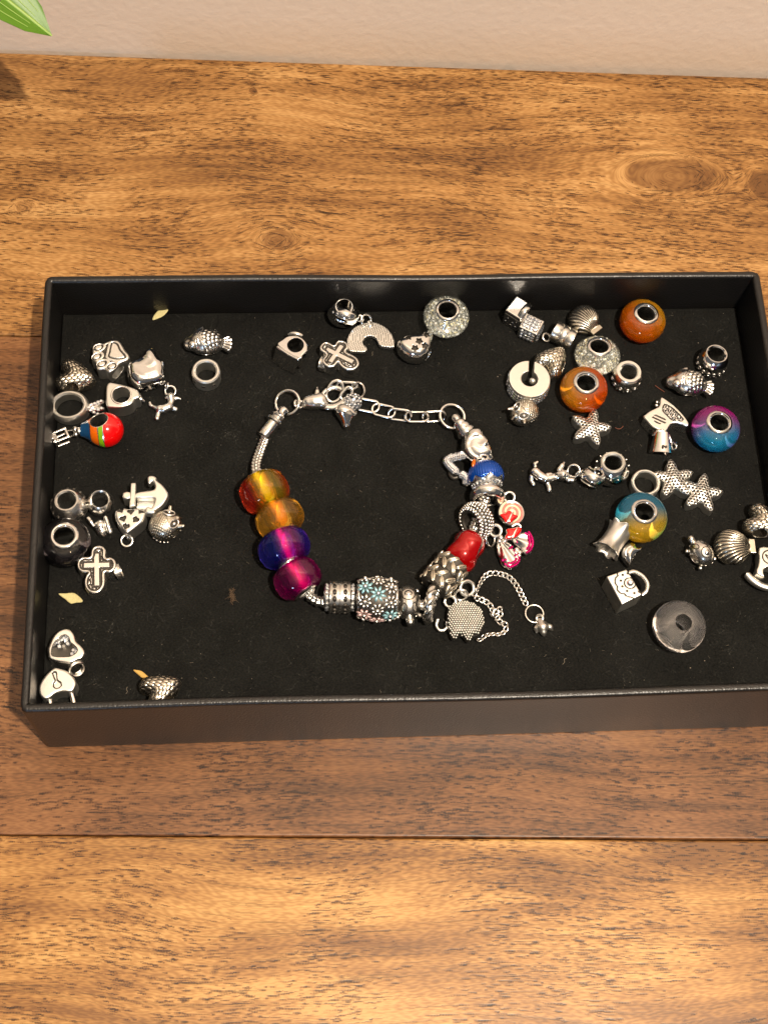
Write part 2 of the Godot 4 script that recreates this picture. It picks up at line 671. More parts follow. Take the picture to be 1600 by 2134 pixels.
# ---------- wood ----------
func wood(a0: float, a1: float, b0: float, b1: float, step: float, sd: int, tones: Array, knots: Array, pores: int, figure := 1.0) -> StandardMaterial3D:
	# a plank seen from above, a along it and b across, millimetres; the grain runs along the level lines of psi and bends round the knots
	var w := int((a1 - a0) / step)
	var h := int((b1 - b0) / step)
	var warp := noise(0.011, FastNoiseLite.TYPE_SIMPLEX_SMOOTH, 2, sd)
	var streak := noise(0.16, FastNoiseLite.TYPE_SIMPLEX_SMOOTH, 2, sd + 1)
	var fig := noise(0.035, FastNoiseLite.TYPE_SIMPLEX_SMOOTH, 3, sd + 2)
	var fibre := noise(1.0, FastNoiseLite.TYPE_SIMPLEX, 1, sd + 3)
	var patch := noise(0.02, FastNoiseLite.TYPE_SIMPLEX_SMOOTH, 3, sd + 4)
	var psi := func(a: float, b: float) -> float:
		var y := b + 6.5 * warp.get_noise_2d(a * 0.6, b * 1.3)
		for k in knots:
			var da: float = (a - k[0]) / k[2]
			var db: float = (b - k[1]) / k[3]
			var q := da * da + db * db
			if q < 30.0:
				y += (k[1] - b) * minf(1.0, 0.85 / maxf(q, 0.3)) * (1.0 - smoothstep(12.0, 30.0, q))
				y += k[3] * 0.8 * sqrt(q) * (1.0 - smoothstep(0.5, 1.5, q))
		return y
	var bytes := PackedByteArray()
	bytes.resize(w * h * 3)
	var c0: Vector3 = tones[0]
	var c1: Vector3 = tones[1]
	var c2: Vector3 = tones[2]
	for j in h:
		var b := b0 + (j + 0.5) * step
		for i in w:
			var a := a0 + (i + 0.5) * step
			var y: float = psi.call(a, b)
			var t := 0.5 + 0.34 * figure * fig.get_noise_2d(a * 0.24, y * 1.35) + 0.28 * streak.get_noise_2d(a * 0.09, y * 1.6) + 0.24 * fibre.get_noise_2d(a * 0.3, y * 1.7) + 0.36 * figure * patch.get_noise_2d(a * 0.65, b * 1.8)
			var red := 0.0
			for k in knots:
				var da: float = (a - k[0]) / k[2]
				var db: float = (b - k[1]) / k[3]
				var q := sqrt(da * da + db * db) + 0.16 * fig.get_noise_2d(a * 2.0, b * 3.0)
				if k[2] > 8.0 and q < 3.6:
					t += 0.13 * sin(q * 15.0 + 2.0 * fig.get_noise_2d(a, b * 2.0)) * smoothstep(0.5, 1.0, q) * (1.0 - smoothstep(1.6, 3.6, q))
				if q < 1.7:
					var core: float = 1.0 - smoothstep(0.72, 1.06, q)
					t -= k[4] * core
					red = maxf(red, core * k[5])

			t = clampf(t, 0.0, 1.0)
			var col := c0.lerp(c1, t * 2.0) if t < 0.5 else c1.lerp(c2, t * 2.0 - 1.0)
			col = col.lerp(Vector3(0.40, 0.265, 0.145), red)
			var p := (j * w + i) * 3
			bytes[p] = int(clampf(col.x, 0, 1) * 255)
			bytes[p + 1] = int(clampf(col.y, 0, 1) * 255)
			bytes[p + 2] = int(clampf(col.z, 0, 1) * 255)
	var rng := RandomNumberGenerator.new()
	rng.seed = sd * 77
	for n in pores / 14:                               # long hairlines that follow the figure
		var a := rng.randf_range(a0 - 20.0, a1)
		var b := rng.randf_range(b0, b1)
		var tone := 1.0 - rng.randf_range(0.05, 0.24) if rng.randf() < 0.72 else 1.0 + rng.randf_range(0.03, 0.1)
		var steps := rng.randi_range(30, 170)
		var slope := 0.0
		for s in steps:
			if s % 6 == 0:
				var y: float = psi.call(a, b)
				var py: float = psi.call(a, b + 0.6) - y
				var pa: float = psi.call(a + 1.5, b) - y
				slope = clampf(-(pa / 1.5) / (py / 0.6 if absf(py) > 0.1 else 0.1), -1.4, 1.4)
			a += step * 0.95
			b += step * 0.95 * slope
			var i := int((a - a0) / step)
			var j := int((b - b0) / step)
			if i < 0 or j < 0 or i >= w or j >= h:
				continue
			var p := (j * w + i) * 3
			var k := lerpf(1.0, tone, sin(PI * s / steps))
			bytes[p] = int(minf(bytes[p] * k, 255.0))
			bytes[p + 1] = int(minf(bytes[p + 1] * k, 255.0))
			bytes[p + 2] = int(minf(bytes[p + 2] * pow(k, 1.2), 255.0))
	for n in pores:                                    # the open pores: short dark dashes along the grain
		var a := rng.randf_range(a0, a1)
		var b := rng.randf_range(b0, b1)
		var dens := patch.get_noise_2d(a * 1.3 + 300.0, b * 1.5)
		if dens + rng.randf_range(-0.35, 0.35) < -0.12:
			continue
		var y: float = psi.call(a, b)
		var py: float = psi.call(a, b + 0.6) - y
		var pa: float = psi.call(a + 1.5, b) - y
		var slope := clampf(-(pa / 1.5) / (py / 0.6 if absf(py) > 0.1 else 0.1), -1.6, 1.6)
		var length := rng.randf_range(0.8, 3.4) * (1.0 if absf(slope) < 0.5 else 0.5)
		if rng.randf() < 0.12:
			length *= 2.6
		var deep := rng.randf_range(0.16, 0.6)
		var wide := rng.randf_range(0.1, 0.235)
		var steps := int(length / step / 0.8) + 1
		for s in steps:
			var f := float(s) / steps
			var x := (a + (f - 0.5) * length - a0) / step
			var z := (b + (f - 0.5) * length * slope - b0) / step
			var i := int(x)
			var j := int(z)
			var reach := 1 if wide > 0.17 else 0
			for dj in range(0, reach + 1):
				if i < 0 or j + dj < 0 or i >= w or j + dj >= h:
					continue
				var p := ((j + dj) * w + i) * 3
				var k := 1.0 - deep * (1.0 - absf(f - 0.5) * 1.4) * (1.0 if dj == 0 else 0.6)
				bytes[p] = int(bytes[p] * k)
				bytes[p + 1] = int(bytes[p + 1] * pow(k, 1.2))
				bytes[p + 2] = int(bytes[p + 2] * pow(k, 1.5))
	var q := StandardMaterial3D.new()
	var tex := ImageTexture.create_from_image(Image.create_from_data(w, h, false, Image.FORMAT_RGB8, bytes))
	q.albedo_texture = tex
	q.roughness = 0.38
	q.metallic_specular = 0.45
	q.heightmap_enabled = true
	q.heightmap_texture = tex
	q.heightmap_scale = 0.005
	return q


func plank(called: String, b0: float, b1: float, t0: float, t1: float, q: Material, table: Node3D) -> void:
	# t0, t1: the stretch across that the texture covers; along the plank it covers -160 to 160 and repeats
	var e := 0.7
	var prof := [Vector2(b0, -30), Vector2(b0, -e), Vector2(b0 + e * 0.3, -e * 0.3), Vector2(b0 + e, 0), Vector2(b1 - e, 0), Vector2(b1 - e * 0.3, -e * 0.3), Vector2(b1, -e), Vector2(b1, -30)]
	var v := PackedVector3Array()
	var n := PackedVector3Array()
	var uv := PackedVector2Array()
	var ix := PackedInt32Array()
	for i in prof.size():
		var p: Vector2 = prof[i]
		var p1: Vector2 = prof[mini(i + 1, prof.size() - 1)]
		var p0: Vector2 = prof[maxi(i - 1, 0)]
		var d := (p1 - p0).normalized()
		for x in [-480.0, 480.0]:
			v.append(Vector3(x, p.y, p.x))
			n.append(Vector3(0, d.x, -d.y))
			uv.append(Vector2((x + 160.0) / 320.0, (p.x - p.y * 0.02 - t0) / (t1 - t0)))
	for i in prof.size() - 1:
		ix.append_array([i * 2, i * 2 + 1, i * 2 + 3, i * 2, i * 2 + 3, i * 2 + 2])
	for k in [0, 1]:
		for i in range(1, prof.size() - 1):
			ix.append_array([k, i * 2 + k, i * 2 + 2 + k])
	part(called, commit(v, n, ix, PackedColorArray(), uv), q, table)


func on_table(a: float, y: float, b: float) -> Vector3:
	return Vector3(a * cos(YAW) + b * sin(YAW), y, -a * sin(YAW) + b * cos(YAW))


func setting() -> void:
	var table := thing("wooden_table", "golden brown wooden table of wide planks under the black tray", "table", Vector3.ZERO, YAW)
	var golden := [Vector3(0.425, 0.285, 0.15), Vector3(0.595, 0.425, 0.235), Vector3(0.735, 0.565, 0.355)]
	var brown := [Vector3(0.28, 0.175, 0.095), Vector3(0.42, 0.275, 0.16), Vector3(0.53, 0.365, 0.225)]
	var light := [Vector3(0.43, 0.285, 0.145), Vector3(0.59, 0.42, 0.225), Vector3(0.725, 0.56, 0.335)]
	plank("plank", -173.0, -62.0, -174.0, -61.0, wood(-160, 160, -174, -61, 0.2, 11, golden, KNOTS_BACK, 22000), table)
	plank("plank", -61.85, 92.25, -63.0, 93.0, wood(-160, 160, -63, 93, 0.25, 23, brown, KNOTS_MID, 24000, 1.25), table)
	plank("plank", 92.42, 246.0, 91.0, 170.0, wood(-160, 160, 91, 170, 0.2, 37, light, [], 13000, 1.5), table)
	var wall := part("wall", block(Vector3(3600, 2200, 80), 1.0), m.wall_paint, self, on_table(0, 600, -174.6 - 40))
	wall.rotation.y = YAW
	tag(wall, "beige painted wall with a faint orange peel texture behind the table", "wall", "", "structure")
	var ceiling := part("ceiling", block(Vector3(3600, 60, 3400), 1.0), m.ceiling_paint, self, on_table(0, 1730, 1520))
	ceiling.rotation.y = YAW
	tag(ceiling, "off white ceiling above the table", "ceiling", "", "structure")
	tray()
	plant()


const KNOTS_BACK := [[90.0, -130.0, 17.0, 7.8, 0.3, 0.4], [-52.0, -160.0, 1.6, 1.3, 0.35, 0.5], [-42.0, -100.0, 6.0, 4.2, 0.24, 0.4], [121.0, -127.0, 4.5, 6.0, 0.34, 0.5], [-124.0, -110.0, 3.2, 2.4, 0.2, 0.2]]
const KNOTS_MID := [[-20.0, 20.0, 30.0, 9.0, 0.2, 0.2]]


# ---------- the tray ----------
func tray() -> void:
	var t := thing("jewellery_tray", "shallow black cardboard tray lined with black felt holding the charms", "tray")
	var hw := 104.5
	var hd := 64.35
	var top := 37.2
	var rad := 2.2
	# corner points of the outer outline, walked clockwise seen from above, cut in the middle of each corner
	var walk := []
	var cs := [Vector2(hw - rad, -hd + rad), Vector2(hw - rad, hd - rad), Vector2(-hw + rad, hd - rad), Vector2(-hw + rad, -hd + rad)]
	for c in 4:
		for s in 9:
			var a := -PI / 2 + c * PI / 2 + PI / 2 * s / 8.0
			walk.append([cs[c], Vector2(cos(a), sin(a)), s])
	var rub := noise(0.35, FastNoiseLite.TYPE_SIMPLEX_SMOOTH, 3, 5)
	var sag := noise(0.012, FastNoiseLite.TYPE_SIMPLEX_SMOOTH, 1, 9)
	# section: how far in from the outer face, and the height
	var sec := [[0.0, 0.6], [0.0, 18.0], [0.0, top - 1.0], [0.12, top - 0.5], [0.42, top - 0.13], [0.85, top], [1.5, top], [1.9, top - 0.14], [2.2, top - 0.5], [2.32, top - 1.0], [2.4, 28.0], [2.5, 19.0], [2.5, 2.0], [0.6, 0.0]]
	for side in 4:
		var line := []
		for s in range(4, 9):
			line.append(walk[side * 9 + s])
		var a: Array = walk[side * 9 + 8]
		var b: Array = walk[((side + 1) % 4) * 9]
		for s in range(1, 60):
			line.append([a[0].lerp(b[0], s / 60.0), a[1], -1])
		for s in range(0, 5):
			line.append(walk[((side + 1) % 4) * 9 + s])
		var v := PackedVector3Array()
		var n := PackedVector3Array()
		var ix := PackedInt32Array()
		var w := sec.size()
		for i in line.size():
			var c: Vector2 = line[i][0]
			var d: Vector2 = line[i][1]
			for k in w:
				var p: Vector2 = c + d * (rad - sec[k][0])
				var y: float = sec[k][1]
				var lip := smoothstep(20.0, top, y)
				var g := 0.4 * sag.get_noise_2d(p.x + side * 70.0, p.y) * lip + (0.05 * rub.get_noise_3d(p.x * 3.0, y * 3.0, p.y * 3.0) if k > 1 and k < 10 else 0.0)
				p += d * g
				v.append(Vector3(p.x, y + (0.05 * rub.get_noise_2d(p.x * 2.0, p.y * 2.0) if k > 2 and k < 9 else 0.0), p.y))
				n.append(Vector3(d.x, 0, d.y) if k < 4 else (Vector3.UP if k < 8 else (Vector3(-d.x, 0, -d.y) if k < 13 else Vector3.DOWN)))
		for i in line.size() - 1:
			for k in w:
				var q := i * w + k
				var q1 := i * w + (k + 1) % w
				ix.append_array([q, q + w, q1 + w, q, q1 + w, q1])
		n = refresh(v, ix, n)
		part("side_wall", commit(v, n, ix), m.tray_paper, t)
	part("base_board", block(Vector3(204, 1.6, 123.6), 0.3), m.tray_paper, t, Vector3(0, 1.4, 0))
	# the felt: a pad with a softly rounded edge and a fibrous print
	var w := 1024
	var h := 640
	var bytes := PackedByteArray()
	bytes.resize(w * h * 3)
	var cloud := noise(0.012, FastNoiseLite.TYPE_SIMPLEX_SMOOTH, 4, 31)
	var fine := noise(0.3, FastNoiseLite.TYPE_SIMPLEX, 2, 32)
	for j in h:
		for i in w:
			var s := 0.098 + 0.018 * cloud.get_noise_2d(i, j) + 0.026 * fine.get_noise_2d(i * 0.7, j)
			var p := (j * w + i) * 3
			bytes[p] = int(s * 250)
			bytes[p + 1] = int(s * 250)
			bytes[p + 2] = int(s * 236)
	var rng := RandomNumberGenerator.new()
	rng.seed = 99
	for f in 9000:                                   # single fibres of the felt, paler and darker
		var x := rng.randf() * w
		var y := rng.randf() * h
		var dir := rng.randf() * TAU
		var gain := rng.randf_range(-0.35, 0.6)
		for s in rng.randi_range(3, 13):
			dir += rng.randf_range(-0.3, 0.3)
			x += cos(dir)
			y += sin(dir)
			if x < 0 or y < 0 or x >= w or y >= h:
				break
			var p := (int(y) * w + int(x)) * 3
			for k in 3:
				bytes[p + k] = int(clampf(bytes[p + k] * (1.0 + gain), 0, 255))
	for f in 3:                                      # chalky scuffs rubbed into the nap
		var c: Vector2 = [Vector2(0.243, 0.33), Vector2(0.62, 0.83), Vector2(0.36, 0.88)][f] * Vector2(w, h)
		for d in 240:
			var x := int(c.x + rng.randfn(0, 9))
			var y := int(c.y + rng.randfn(0, 7))
			var p := (y * w + x) * 3
			var gain := rng.randf_range(1.05, 1.6 if f == 0 else 1.3)
			for k in 3:
				bytes[p + k] = int(clampf(bytes[p + k] * gain + 1.0, 0, 90))
	var felt := StandardMaterial3D.new()
	felt.albedo_texture = ImageTexture.create_from_image(Image.create_from_data(w, h, false, Image.FORMAT_RGB8, bytes))
	felt.roughness = 1.0
	felt.metallic_specular = 0.15
	felt.heightmap_enabled = true
	felt.heightmap_texture = felt.albedo_texture
	felt.heightmap_scale = 0.05
	var fx := 101.9
	var fz := 61.7
	var v := PackedVector3Array()
	var n := PackedVector3Array()
	var uv := PackedVector2Array()
	var ix := PackedInt32Array()
	var rings := [[0.0, 2.2, Vector3(1, 0, 0)], [0.0, FELT - 0.5, Vector3(1, 0.4, 0)], [0.5, FELT, Vector3(0.2, 1, 0)], [30.0, FELT, Vector3.UP]]
	for r in rings.size():
		for c in [Vector2(-1, -1), Vector2(1, -1), Vector2(1, 1), Vector2(-1, 1)]:
			var p := Vector3(c.x * (fx - rings[r][0]), rings[r][1], c.y * (fz - rings[r][0]))
			v.append(p)
			n.append((Vector3(c.x * rings[r][2].x, rings[r][2].y, c.y * rings[r][2].x)).normalized())
			uv.append(Vector2(p.x / 204.0 + 0.5, p.z / 124.0 + 0.5))
	for r in rings.size() - 1:
		for k in 4:
			var a := r * 4 + k
			var b := r * 4 + (k + 1) % 4
			ix.append_array([a, b, b + 4, a, b + 4, a + 4])
	ix.append_array([12, 13, 14, 12, 14, 15])
	part("felt_pad", commit(v, n, ix, PackedColorArray(), uv), felt, t)


# ---------- the plant whose leaf hangs into the corner ----------
func leaf_mesh(path: PackedVector3Array, half: float, side0: Vector3) -> Array:
	var v := PackedVector3Array()
	var n := PackedVector3Array()
	var ix := PackedInt32Array()
	var c := path.size()
	for layer in 2:
		for i in c:
			var f := float(i) / (c - 1)
			var wide := half * pow(maxf(0.0, 1.0 - pow(f, 3.2)), 0.62) * smoothstep(-0.1, 0.4, f) + 0.05
			var t := (path[mini(i + 1, c - 1)] - path[maxi(i - 1, 0)]).normalized()
			var side := (side0 - t * side0.dot(t)).normalized()
			var up := side.cross(t).normalized()
			if up.y < 0:
				up = -up
			for k in 9:
				var x := (k - 4) / 4.0
				v.append(path[i] + side * wide * x + up * (wide * 0.32 * pow(absf(x), 1.3) - 0.25 * layer + 0.25 * sin(f * 21.0 + x * 2.0) * absf(x)))
				n.append(up * (1.0 if layer == 0 else -1.0))
	for layer in 2:
		for i in c - 1:
			for k in 8:
				var a := layer * c * 9 + i * 9 + k
				ix.append_array([a, a + 1, a + 10, a, a + 10, a + 9])
	for i in c - 1:
		for k in [0, 8]:
			var a: int = i * 9 + k
			var b: int = a + c * 9
			ix.append_array([a, a + 9, b + 9, a, b + 9, b])
	n = refresh(v, ix, n)
	var leaf := commit(v.duplicate(), n, ix)
	var veins := []
	for x in [-0.62, -0.3, 0.3, 0.62]:
		var line := PackedVector3Array()
		for i in range(2, c - 1):
			line.append(v[i * 9 + 4].lerp(v[i * 9 + (0 if x < 0 else 8)], absf(x)) + n[i * 9 + 4] * 0.02)
		veins.append([tube(line, 0.16, false, 5), Transform3D.IDENTITY])
	return [leaf, tube(path, 0.55, false, 6), join(veins)]


func plant() -> void:
	var foot := Vector3(-232, 0, -112)
	var p := thing("potted_plant", "potted plant whose pointed green leaf hangs in over the table corner", "plant", foot)
	part("pot", lathe(poly([0.1, 0, 32, 0, 34, 2, 42, 62, 45, 63, 45, 74, 42, 75, 40, 74, 38, 62, 0.1, 62]), 40, true), m.pot_clay, p)
	part("soil", lathe(poly([0.1, 63.5, 20, 65, 39, 63]), 24, false), m.soil, p)
	part("stem", tube(curve([Vector3(0, 60, 0), Vector3(3, 110, -4), Vector3(0, 165, -6)], 6), 3.0, false, 8), m.leaf_rib, p)
	var tips := [[Vector3(-100.3, 69.1, -123.8) - foot, Vector3(35, 150, -34), Vector3(62, 128, -42), Vector3(88, 102, -32), 20.0], [Vector3(-60, 150, 60), Vector3(-6, 160, 12), Vector3(-25, 185, 32), Vector3(-45, 178, 48), 17.0], [Vector3(-90, 130, -30), Vector3(-12, 150, -8), Vector3(-40, 172, -16), Vector3(-70, 160, -24), 15.0], [Vector3(10, 250, 10), Vector3(0, 170, -5), Vector3(4, 200, 0), Vector3(8, 228, 6), 14.0]]
	for q in tips:
		var path := curve([Vector3(0, 160, -6), q[1], q[2], q[3], q[0]], 9)
		var d: Vector3 = q[0] - q[1]
		var l := leaf_mesh(path, q[4], d.cross(Vector3.UP).normalized() + Vector3(0, -0.35, 0))
		var leaf := part("leaf", l[0], m.leaf, p)
		part("midrib", l[1], m.leaf_rib, leaf)
		part("veins", l[2], m.leaf_rib, leaf)


func _ready() -> void:
	var cam := Camera3D.new()
	cam.name = "camera"
	cam.transform = Transform3D(Basis(Vector3(0.99777852, 0.05118287, 0.04264191), Vector3(0.01882027, 0.39744871, -0.91743137), Vector3(-0.06390474, 0.91619585, 0.39560252)), Vector3(-0.03481421, 0.39122863, 0.16437141))
	cam.fov = 39.47
	cam.near = 0.01
	cam.far = 12.0
	add_child(cam)
	var around := WorldEnvironment.new()
	around.name = "surroundings"
	var e := Environment.new()
	e.background_mode = Environment.BG_COLOR
	e.background_color = Color(0.35, 0.345, 0.345)      # the dim rest of the room
	e.tonemap_mode = Environment.TONE_MAPPER_LINEAR
	e.tonemap_exposure = 1.0
	e.sdfgi_enabled = true
	e.ssao_enabled = true
	e.ssil_enabled = true
	around.environment = e
	add_child(around)
	materials()
	lamps()
	setting()
	charms()
	bracelet()
	small_things()


func lamps() -> void:
	# the small bright bulb over the tray: every shadow in the photograph points back to it
	var spot := Vector3(178.6, 1010.3, 344.9)
	var lamp := thing("pendant_lamp", "small bare warm bulb hanging on a cord above the tray", "lamp", spot)
	part("bulb", balls([Vector4(0, 0, 0, 14)], 1.1, 12, 20), m.bulb_glow, lamp)
	part("socket", lathe(poly([0.1, 13, 8, 13, 9, 15, 9, 44, 3, 50, 0.1, 50]), 24), m.lamp_metal, lamp)
	part("cord", tube(PackedVector3Array([Vector3(0, 45, 0), Vector3(0, 300, 0), Vector3(0, 690, 0)]), 2.5), m.tray_paper, lamp)
	var l := OmniLight3D.new()
	l.name = "bulb_light"
	l.light_color = Color(1.0, 0.945, 0.87)
	l.light_energy = 1.62
	l.light_size = 0.012
	l.omni_range = 8.0
	l.omni_attenuation = 2.0
	l.shadow_enabled = true
	lamp.add_child(l)
	# a window across the room: the cool glints on the near sides of beads and silver
	var win := thing("window", "cool bright window across the room from the table", "window", Vector3(-620, 560, 2300), -0.263)
	part("pane", block(Vector3(260, 350, 8), 1.0), m.window_glow, win)
	part("frame", join([[block(Vector3(330, 35, 30), 2), Transform3D(Basis.IDENTITY, Vector3(0, 192, 0))], [block(Vector3(330, 35, 30), 2), Transform3D(Basis.IDENTITY, Vector3(0, -192, 0))], [block(Vector3(35, 350, 30), 2), Transform3D(Basis.IDENTITY, Vector3(147, 0, 0))], [block(Vector3(35, 350, 30), 2), Transform3D(Basis.IDENTITY, Vector3(-147, 0, 0))]]), m.ceiling_paint, win)
	var a := AreaLight3D.new()
	a.name = "window_light"
	a.area_size = Vector2(0.25, 0.34)
	a.light_color = Color(0.74, 0.86, 1.0)
	a.light_energy = 0.8
	a.area_range = 8.0
	a.area_attenuation = 2.0
	a.shadow_enabled = true
	a.position = Vector3(0, 0, -0.012)
	win.add_child(a)


# ---------- beads of glass ----------
func glass_profile(r: float, hh: float, hole: float, land: float) -> PackedVector2Array:
	var p := PackedVector2Array([Vector2(hole, -hh), Vector2(land, -hh)])
	for i in range(-9, 10):
		var t := i / 10.0
		p.append(Vector2(land + (r - land) * pow(1.0 - pow(absf(t), 2.3), 0.5), hh * t))
	p.append_array([Vector2(land, hh), Vector2(hole, hh)])
	return p


func grommet(hh: float, hole := 2.5, wide := 3.75) -> ArrayMesh:
	return lathe(poly([hole + 0.4, -hh + 0.3, hole + 0.4, hh - 0.3, wide - 0.1, hh - 0.05, wide, hh + 0.25, wide - 0.3, hh + 0.58, wide - 0.75, hh + 0.68, hole + 0.25, hh + 0.5, hole, hh, hole, -hh, hole + 0.25, -hh - 0.5, wide - 0.75, -hh - 0.68, wide - 0.3, -hh - 0.58, wide, -hh - 0.25, wide - 0.1, -hh + 0.05]), 44)


func glass_bead(label: String, at: Vector3, r: float, hh: float, dye, b := Basis.IDENTITY, lift := -1.0, group := "glass beads") -> Node3D:
	var t := thing("glass_bead", label, "glass bead", at, 0.0, group)
	t.basis = b
	t.position.y += (hh + 0.68 if lift < 0 else lift) * U
	part("glass", lathe(glass_profile(r, hh, 2.75, 3.55), 56, true, dye), m.cloudy_glass, t)
	part("core", grommet(hh), m.polished_silver, t)
	return t


func two_dyes(dir: Vector3, a: Color, b: Color, mid := 0.0, soft := 3.0, c := Color.WHITE, cmid := 1e6) -> Callable:
	return func(p: Vector3) -> Color:
		var d := p.dot(dir)
		var q := a.lerp(b, smoothstep(mid - soft, mid + soft, d))
		return q.lerp(c, smoothstep(cmid - soft, cmid + soft, d))


func glitter_bead(label: String, at: Vector3, b: Basis, hh: float, sd: int, lift := -1.0) -> void:
	var t := thing("glitter_bead", label, "glass bead", at, 0.0, "glitter beads")
	t.basis = b
	t.position.y += (hh + 0.5 if lift < 0 else lift) * U
	var prof := poly([2.7, -hh, 3.9, -hh, 6.3, -hh * 0.5, 6.95, -hh * 0.1, 6.75, hh * 0.12, 5.3, hh * 0.62, 3.9, hh, 2.7, hh])
	part("resin", lathe(prof, 18), m.clear_resin, t)
	part("core", grommet(hh, 2.45, 3.6), m.polished_silver, t)
	var rng := RandomNumberGenerator.new()
	rng.seed = sd
	var lists := [[], []]
	for i in 620:
		var a := rng.randf() * TAU
		var y := rng.randf_range(-0.92, 0.92) * hh
		var f := 0.0
		for k in range(1, prof.size() - 2):
			if (prof[k].y - y) * (prof[k + 1].y - y) <= 0.0 and prof[k + 1].y > prof[k].y:
				f = lerpf(prof[k].x, prof[k + 1].x, (y - prof[k].y) / (prof[k + 1].y - prof[k].y))
		var r := maxf(3.15, f * cos(PI / 18) * rng.randf_range(0.78, 0.965))
		lists[0 if rng.randf() < 0.7 else 1].append([Vector3(cos(a) * r, y, sin(a) * r), Vector3(cos(a), 0.3, sin(a)) + Vector3(rng.randf_range(-1, 1), rng.randf_range(-1, 1), rng.randf_range(-1, 1)) * 0.8])
	for k in 2:
		stuff(part("glitter", gems(lists[k], 0.33, 0.04, 5), m.glitter if k == 0 else m.gold_glitter, t))


# ---------- silver beads that are turned ----------
func ring_prof(ro: float, ri: float, h: float, bulge := 0.0, e := 0.35) -> PackedVector2Array:
	return poly([ri, e, ri + e, 0, ro - e, 0, ro, e, ro + bulge * 0.8, h * 0.3, ro + bulge, h * 0.5, ro + bulge * 0.8, h * 0.7, ro, h - e, ro - e, h, ri + e, h, ri, h - e])


func ring_bead(called: String, label: String, at: Vector3, ro: float, ri: float, h: float, bulge: float, q: Material, tilt := Vector3.ZERO, lift := 0.0) -> Node3D:
	var t := thing(called, label, "silver bead", at)
	t.basis = Basis.from_euler(tilt * PI / 180)
	t.position.y += lift * U
	part("ring", lathe(ring_prof(ro, ri, h, bulge), 44), q, t)
	return t


func put(parts: Array, t: Node3D) -> void:          # [[name, mesh, material, stuff?], ...]
	for e in parts:
		if e[1]:
			var o := part(e[0], e[1], e[2], t)
			if e.size() > 3:
				stuff(o)


# ---------- the moulds ----------
var moulds := {}

func heart_feather() -> Array:      # puffed heart covered in feather scales, lobes at -x, point at +x
	if not moulds.has("feather"):
		var o := flat(poly([5.9, 0.0, 4.6, 1.9, 2.0, 3.6, -1.2, 4.9, -3.6, 4.9, -5.0, 3.6, -5.1, 1.9, -3.9, 0.5, -3.5, 0.0, -3.9, -0.5, -5.1, -1.9, -5.0, -3.6, -3.6, -4.9, -1.2, -4.9, 2.0, -3.6, 4.6, -1.9]))
		var tex := func(p: Vector3) -> float:
			return scales(7.0 - p.x - absf(p.z) * 0.55, p.z + signf(p.z) * 0.2, 1.25, 1.3)
		var f := func(p: Vector3) -> float:
			var d: float = puff(o.at(p.x, p.z), p.y - 3.9, 3.7, 3.4)
			if absf(d) < 0.8:
				d -= 0.12 * tex.call(p) * clampf(absf(p.y - 3.9) * 0.8 - 0.2, 0, 1)
			return maxf(d, 1.9 - bore(p, Vector3(0.2, 3.9, 0), Vector3(0, 0.25, 1).normalized()))
		var g := func(p: Vector3) -> int:
			return 1 if tex.call(p) < 0.16 and p.y > 3.4 and o.at(p.x, p.z) < -0.1 else 0
		var r := net(f, Vector3(-5.8, -0.2, -5.6), Vector3(6.6, 8.0, 5.6), 0.17, g, 2)
		moulds.feather = [["body", r[0], m.antique_silver], ["seams", r[1], m.black_silver]]
	return moulds.feather


func fish_mould() -> Array:         # head at -x, tail at +x, threading hole towards +z
	if not moulds.has("fish"):
		var fin := flat(poly([4.2, -1.0, 6.3, -2.3, 7.3, -1.6, 7.6, 0.2, 7.2, 1.9, 6.2, 2.5, 4.2, 1.2]), 2)
		var back := flat(poly([-3.4, -2.6, -1.8, -4.5, 0.6, -4.9, 3.0, -3.6, 3.4, -2.0, 0.0, -1.5]), 2)
		var tex := func(p: Vector3) -> float:
			if p.x < -1.3 + 0.25 * absf(p.z + 0.5):
				var q := Vector2(p.x + 2.2, p.z - 0.3)
				return 1.0 if q.length() > 1.9 or p.x < -2.6 else clampf(absf(sin(atan2(q.y, q.x) * 5.0)) * 2.2, 0, 1)
			return scales(p.x + 8.0 - 0.1 * p.z * p.z, p.z, 1.35, 1.3)
		var f := func(p: Vector3) -> float:
			var q := p - Vector3(0, 3.9, 0)
			var d := egg(q, Vector3(5.0, 3.8, 3.7))
			d = sm(d, egg(q - Vector3(-4.6, -0.6, 0.4), Vector3(1.9, 2.0, 1.8)), 0.8)
			d = sm(d, slab(back.at(p.x, p.z), q.y, 0.75, 0.4), 0.6)
			var dd := slab(fin.at(p.x, p.z), q.y + 0.5, 0.85, 0.4) - 0.13 * cos(atan2(p.z, p.x - 2.5) * 24.0)
			d = sm(d, dd, 0.6)
			d = sm(d, q.distance_to(Vector3(-3.6, 2.0, 2.0)) - 1.15, 0.15)
			if absf(d) < 0.8 and p.x < 4.4 and q.y > 0.2:
				d -= 0.22 * tex.call(p)
			return maxf(d, 1.75 - bore(p, Vector3(0.6, 3.4, 0), Vector3(0, -0.12, 1).normalized()))
		var g := func(p: Vector3) -> int:
			if p.x > 4.4:
				return 1 if cos(atan2(p.z, p.x - 2.5) * 24.0) < -0.55 and p.y > 3.6 else 0
			return 1 if p.y > 4.6 and tex.call(p) < 0.2 else 0
		var r := net(f, Vector3(-6.9, -0.3, -5.4), Vector3(8.2, 8.2, 4.6), 0.17, g, 2)
		moulds.fish = [["body", r[0], m.silver], ["seams", r[1], m.black_silver], ["eye", balls([Vector4(-3.6, 6.5, 2.45, 0.55)]), m.black_silver]]
	return moulds.fish


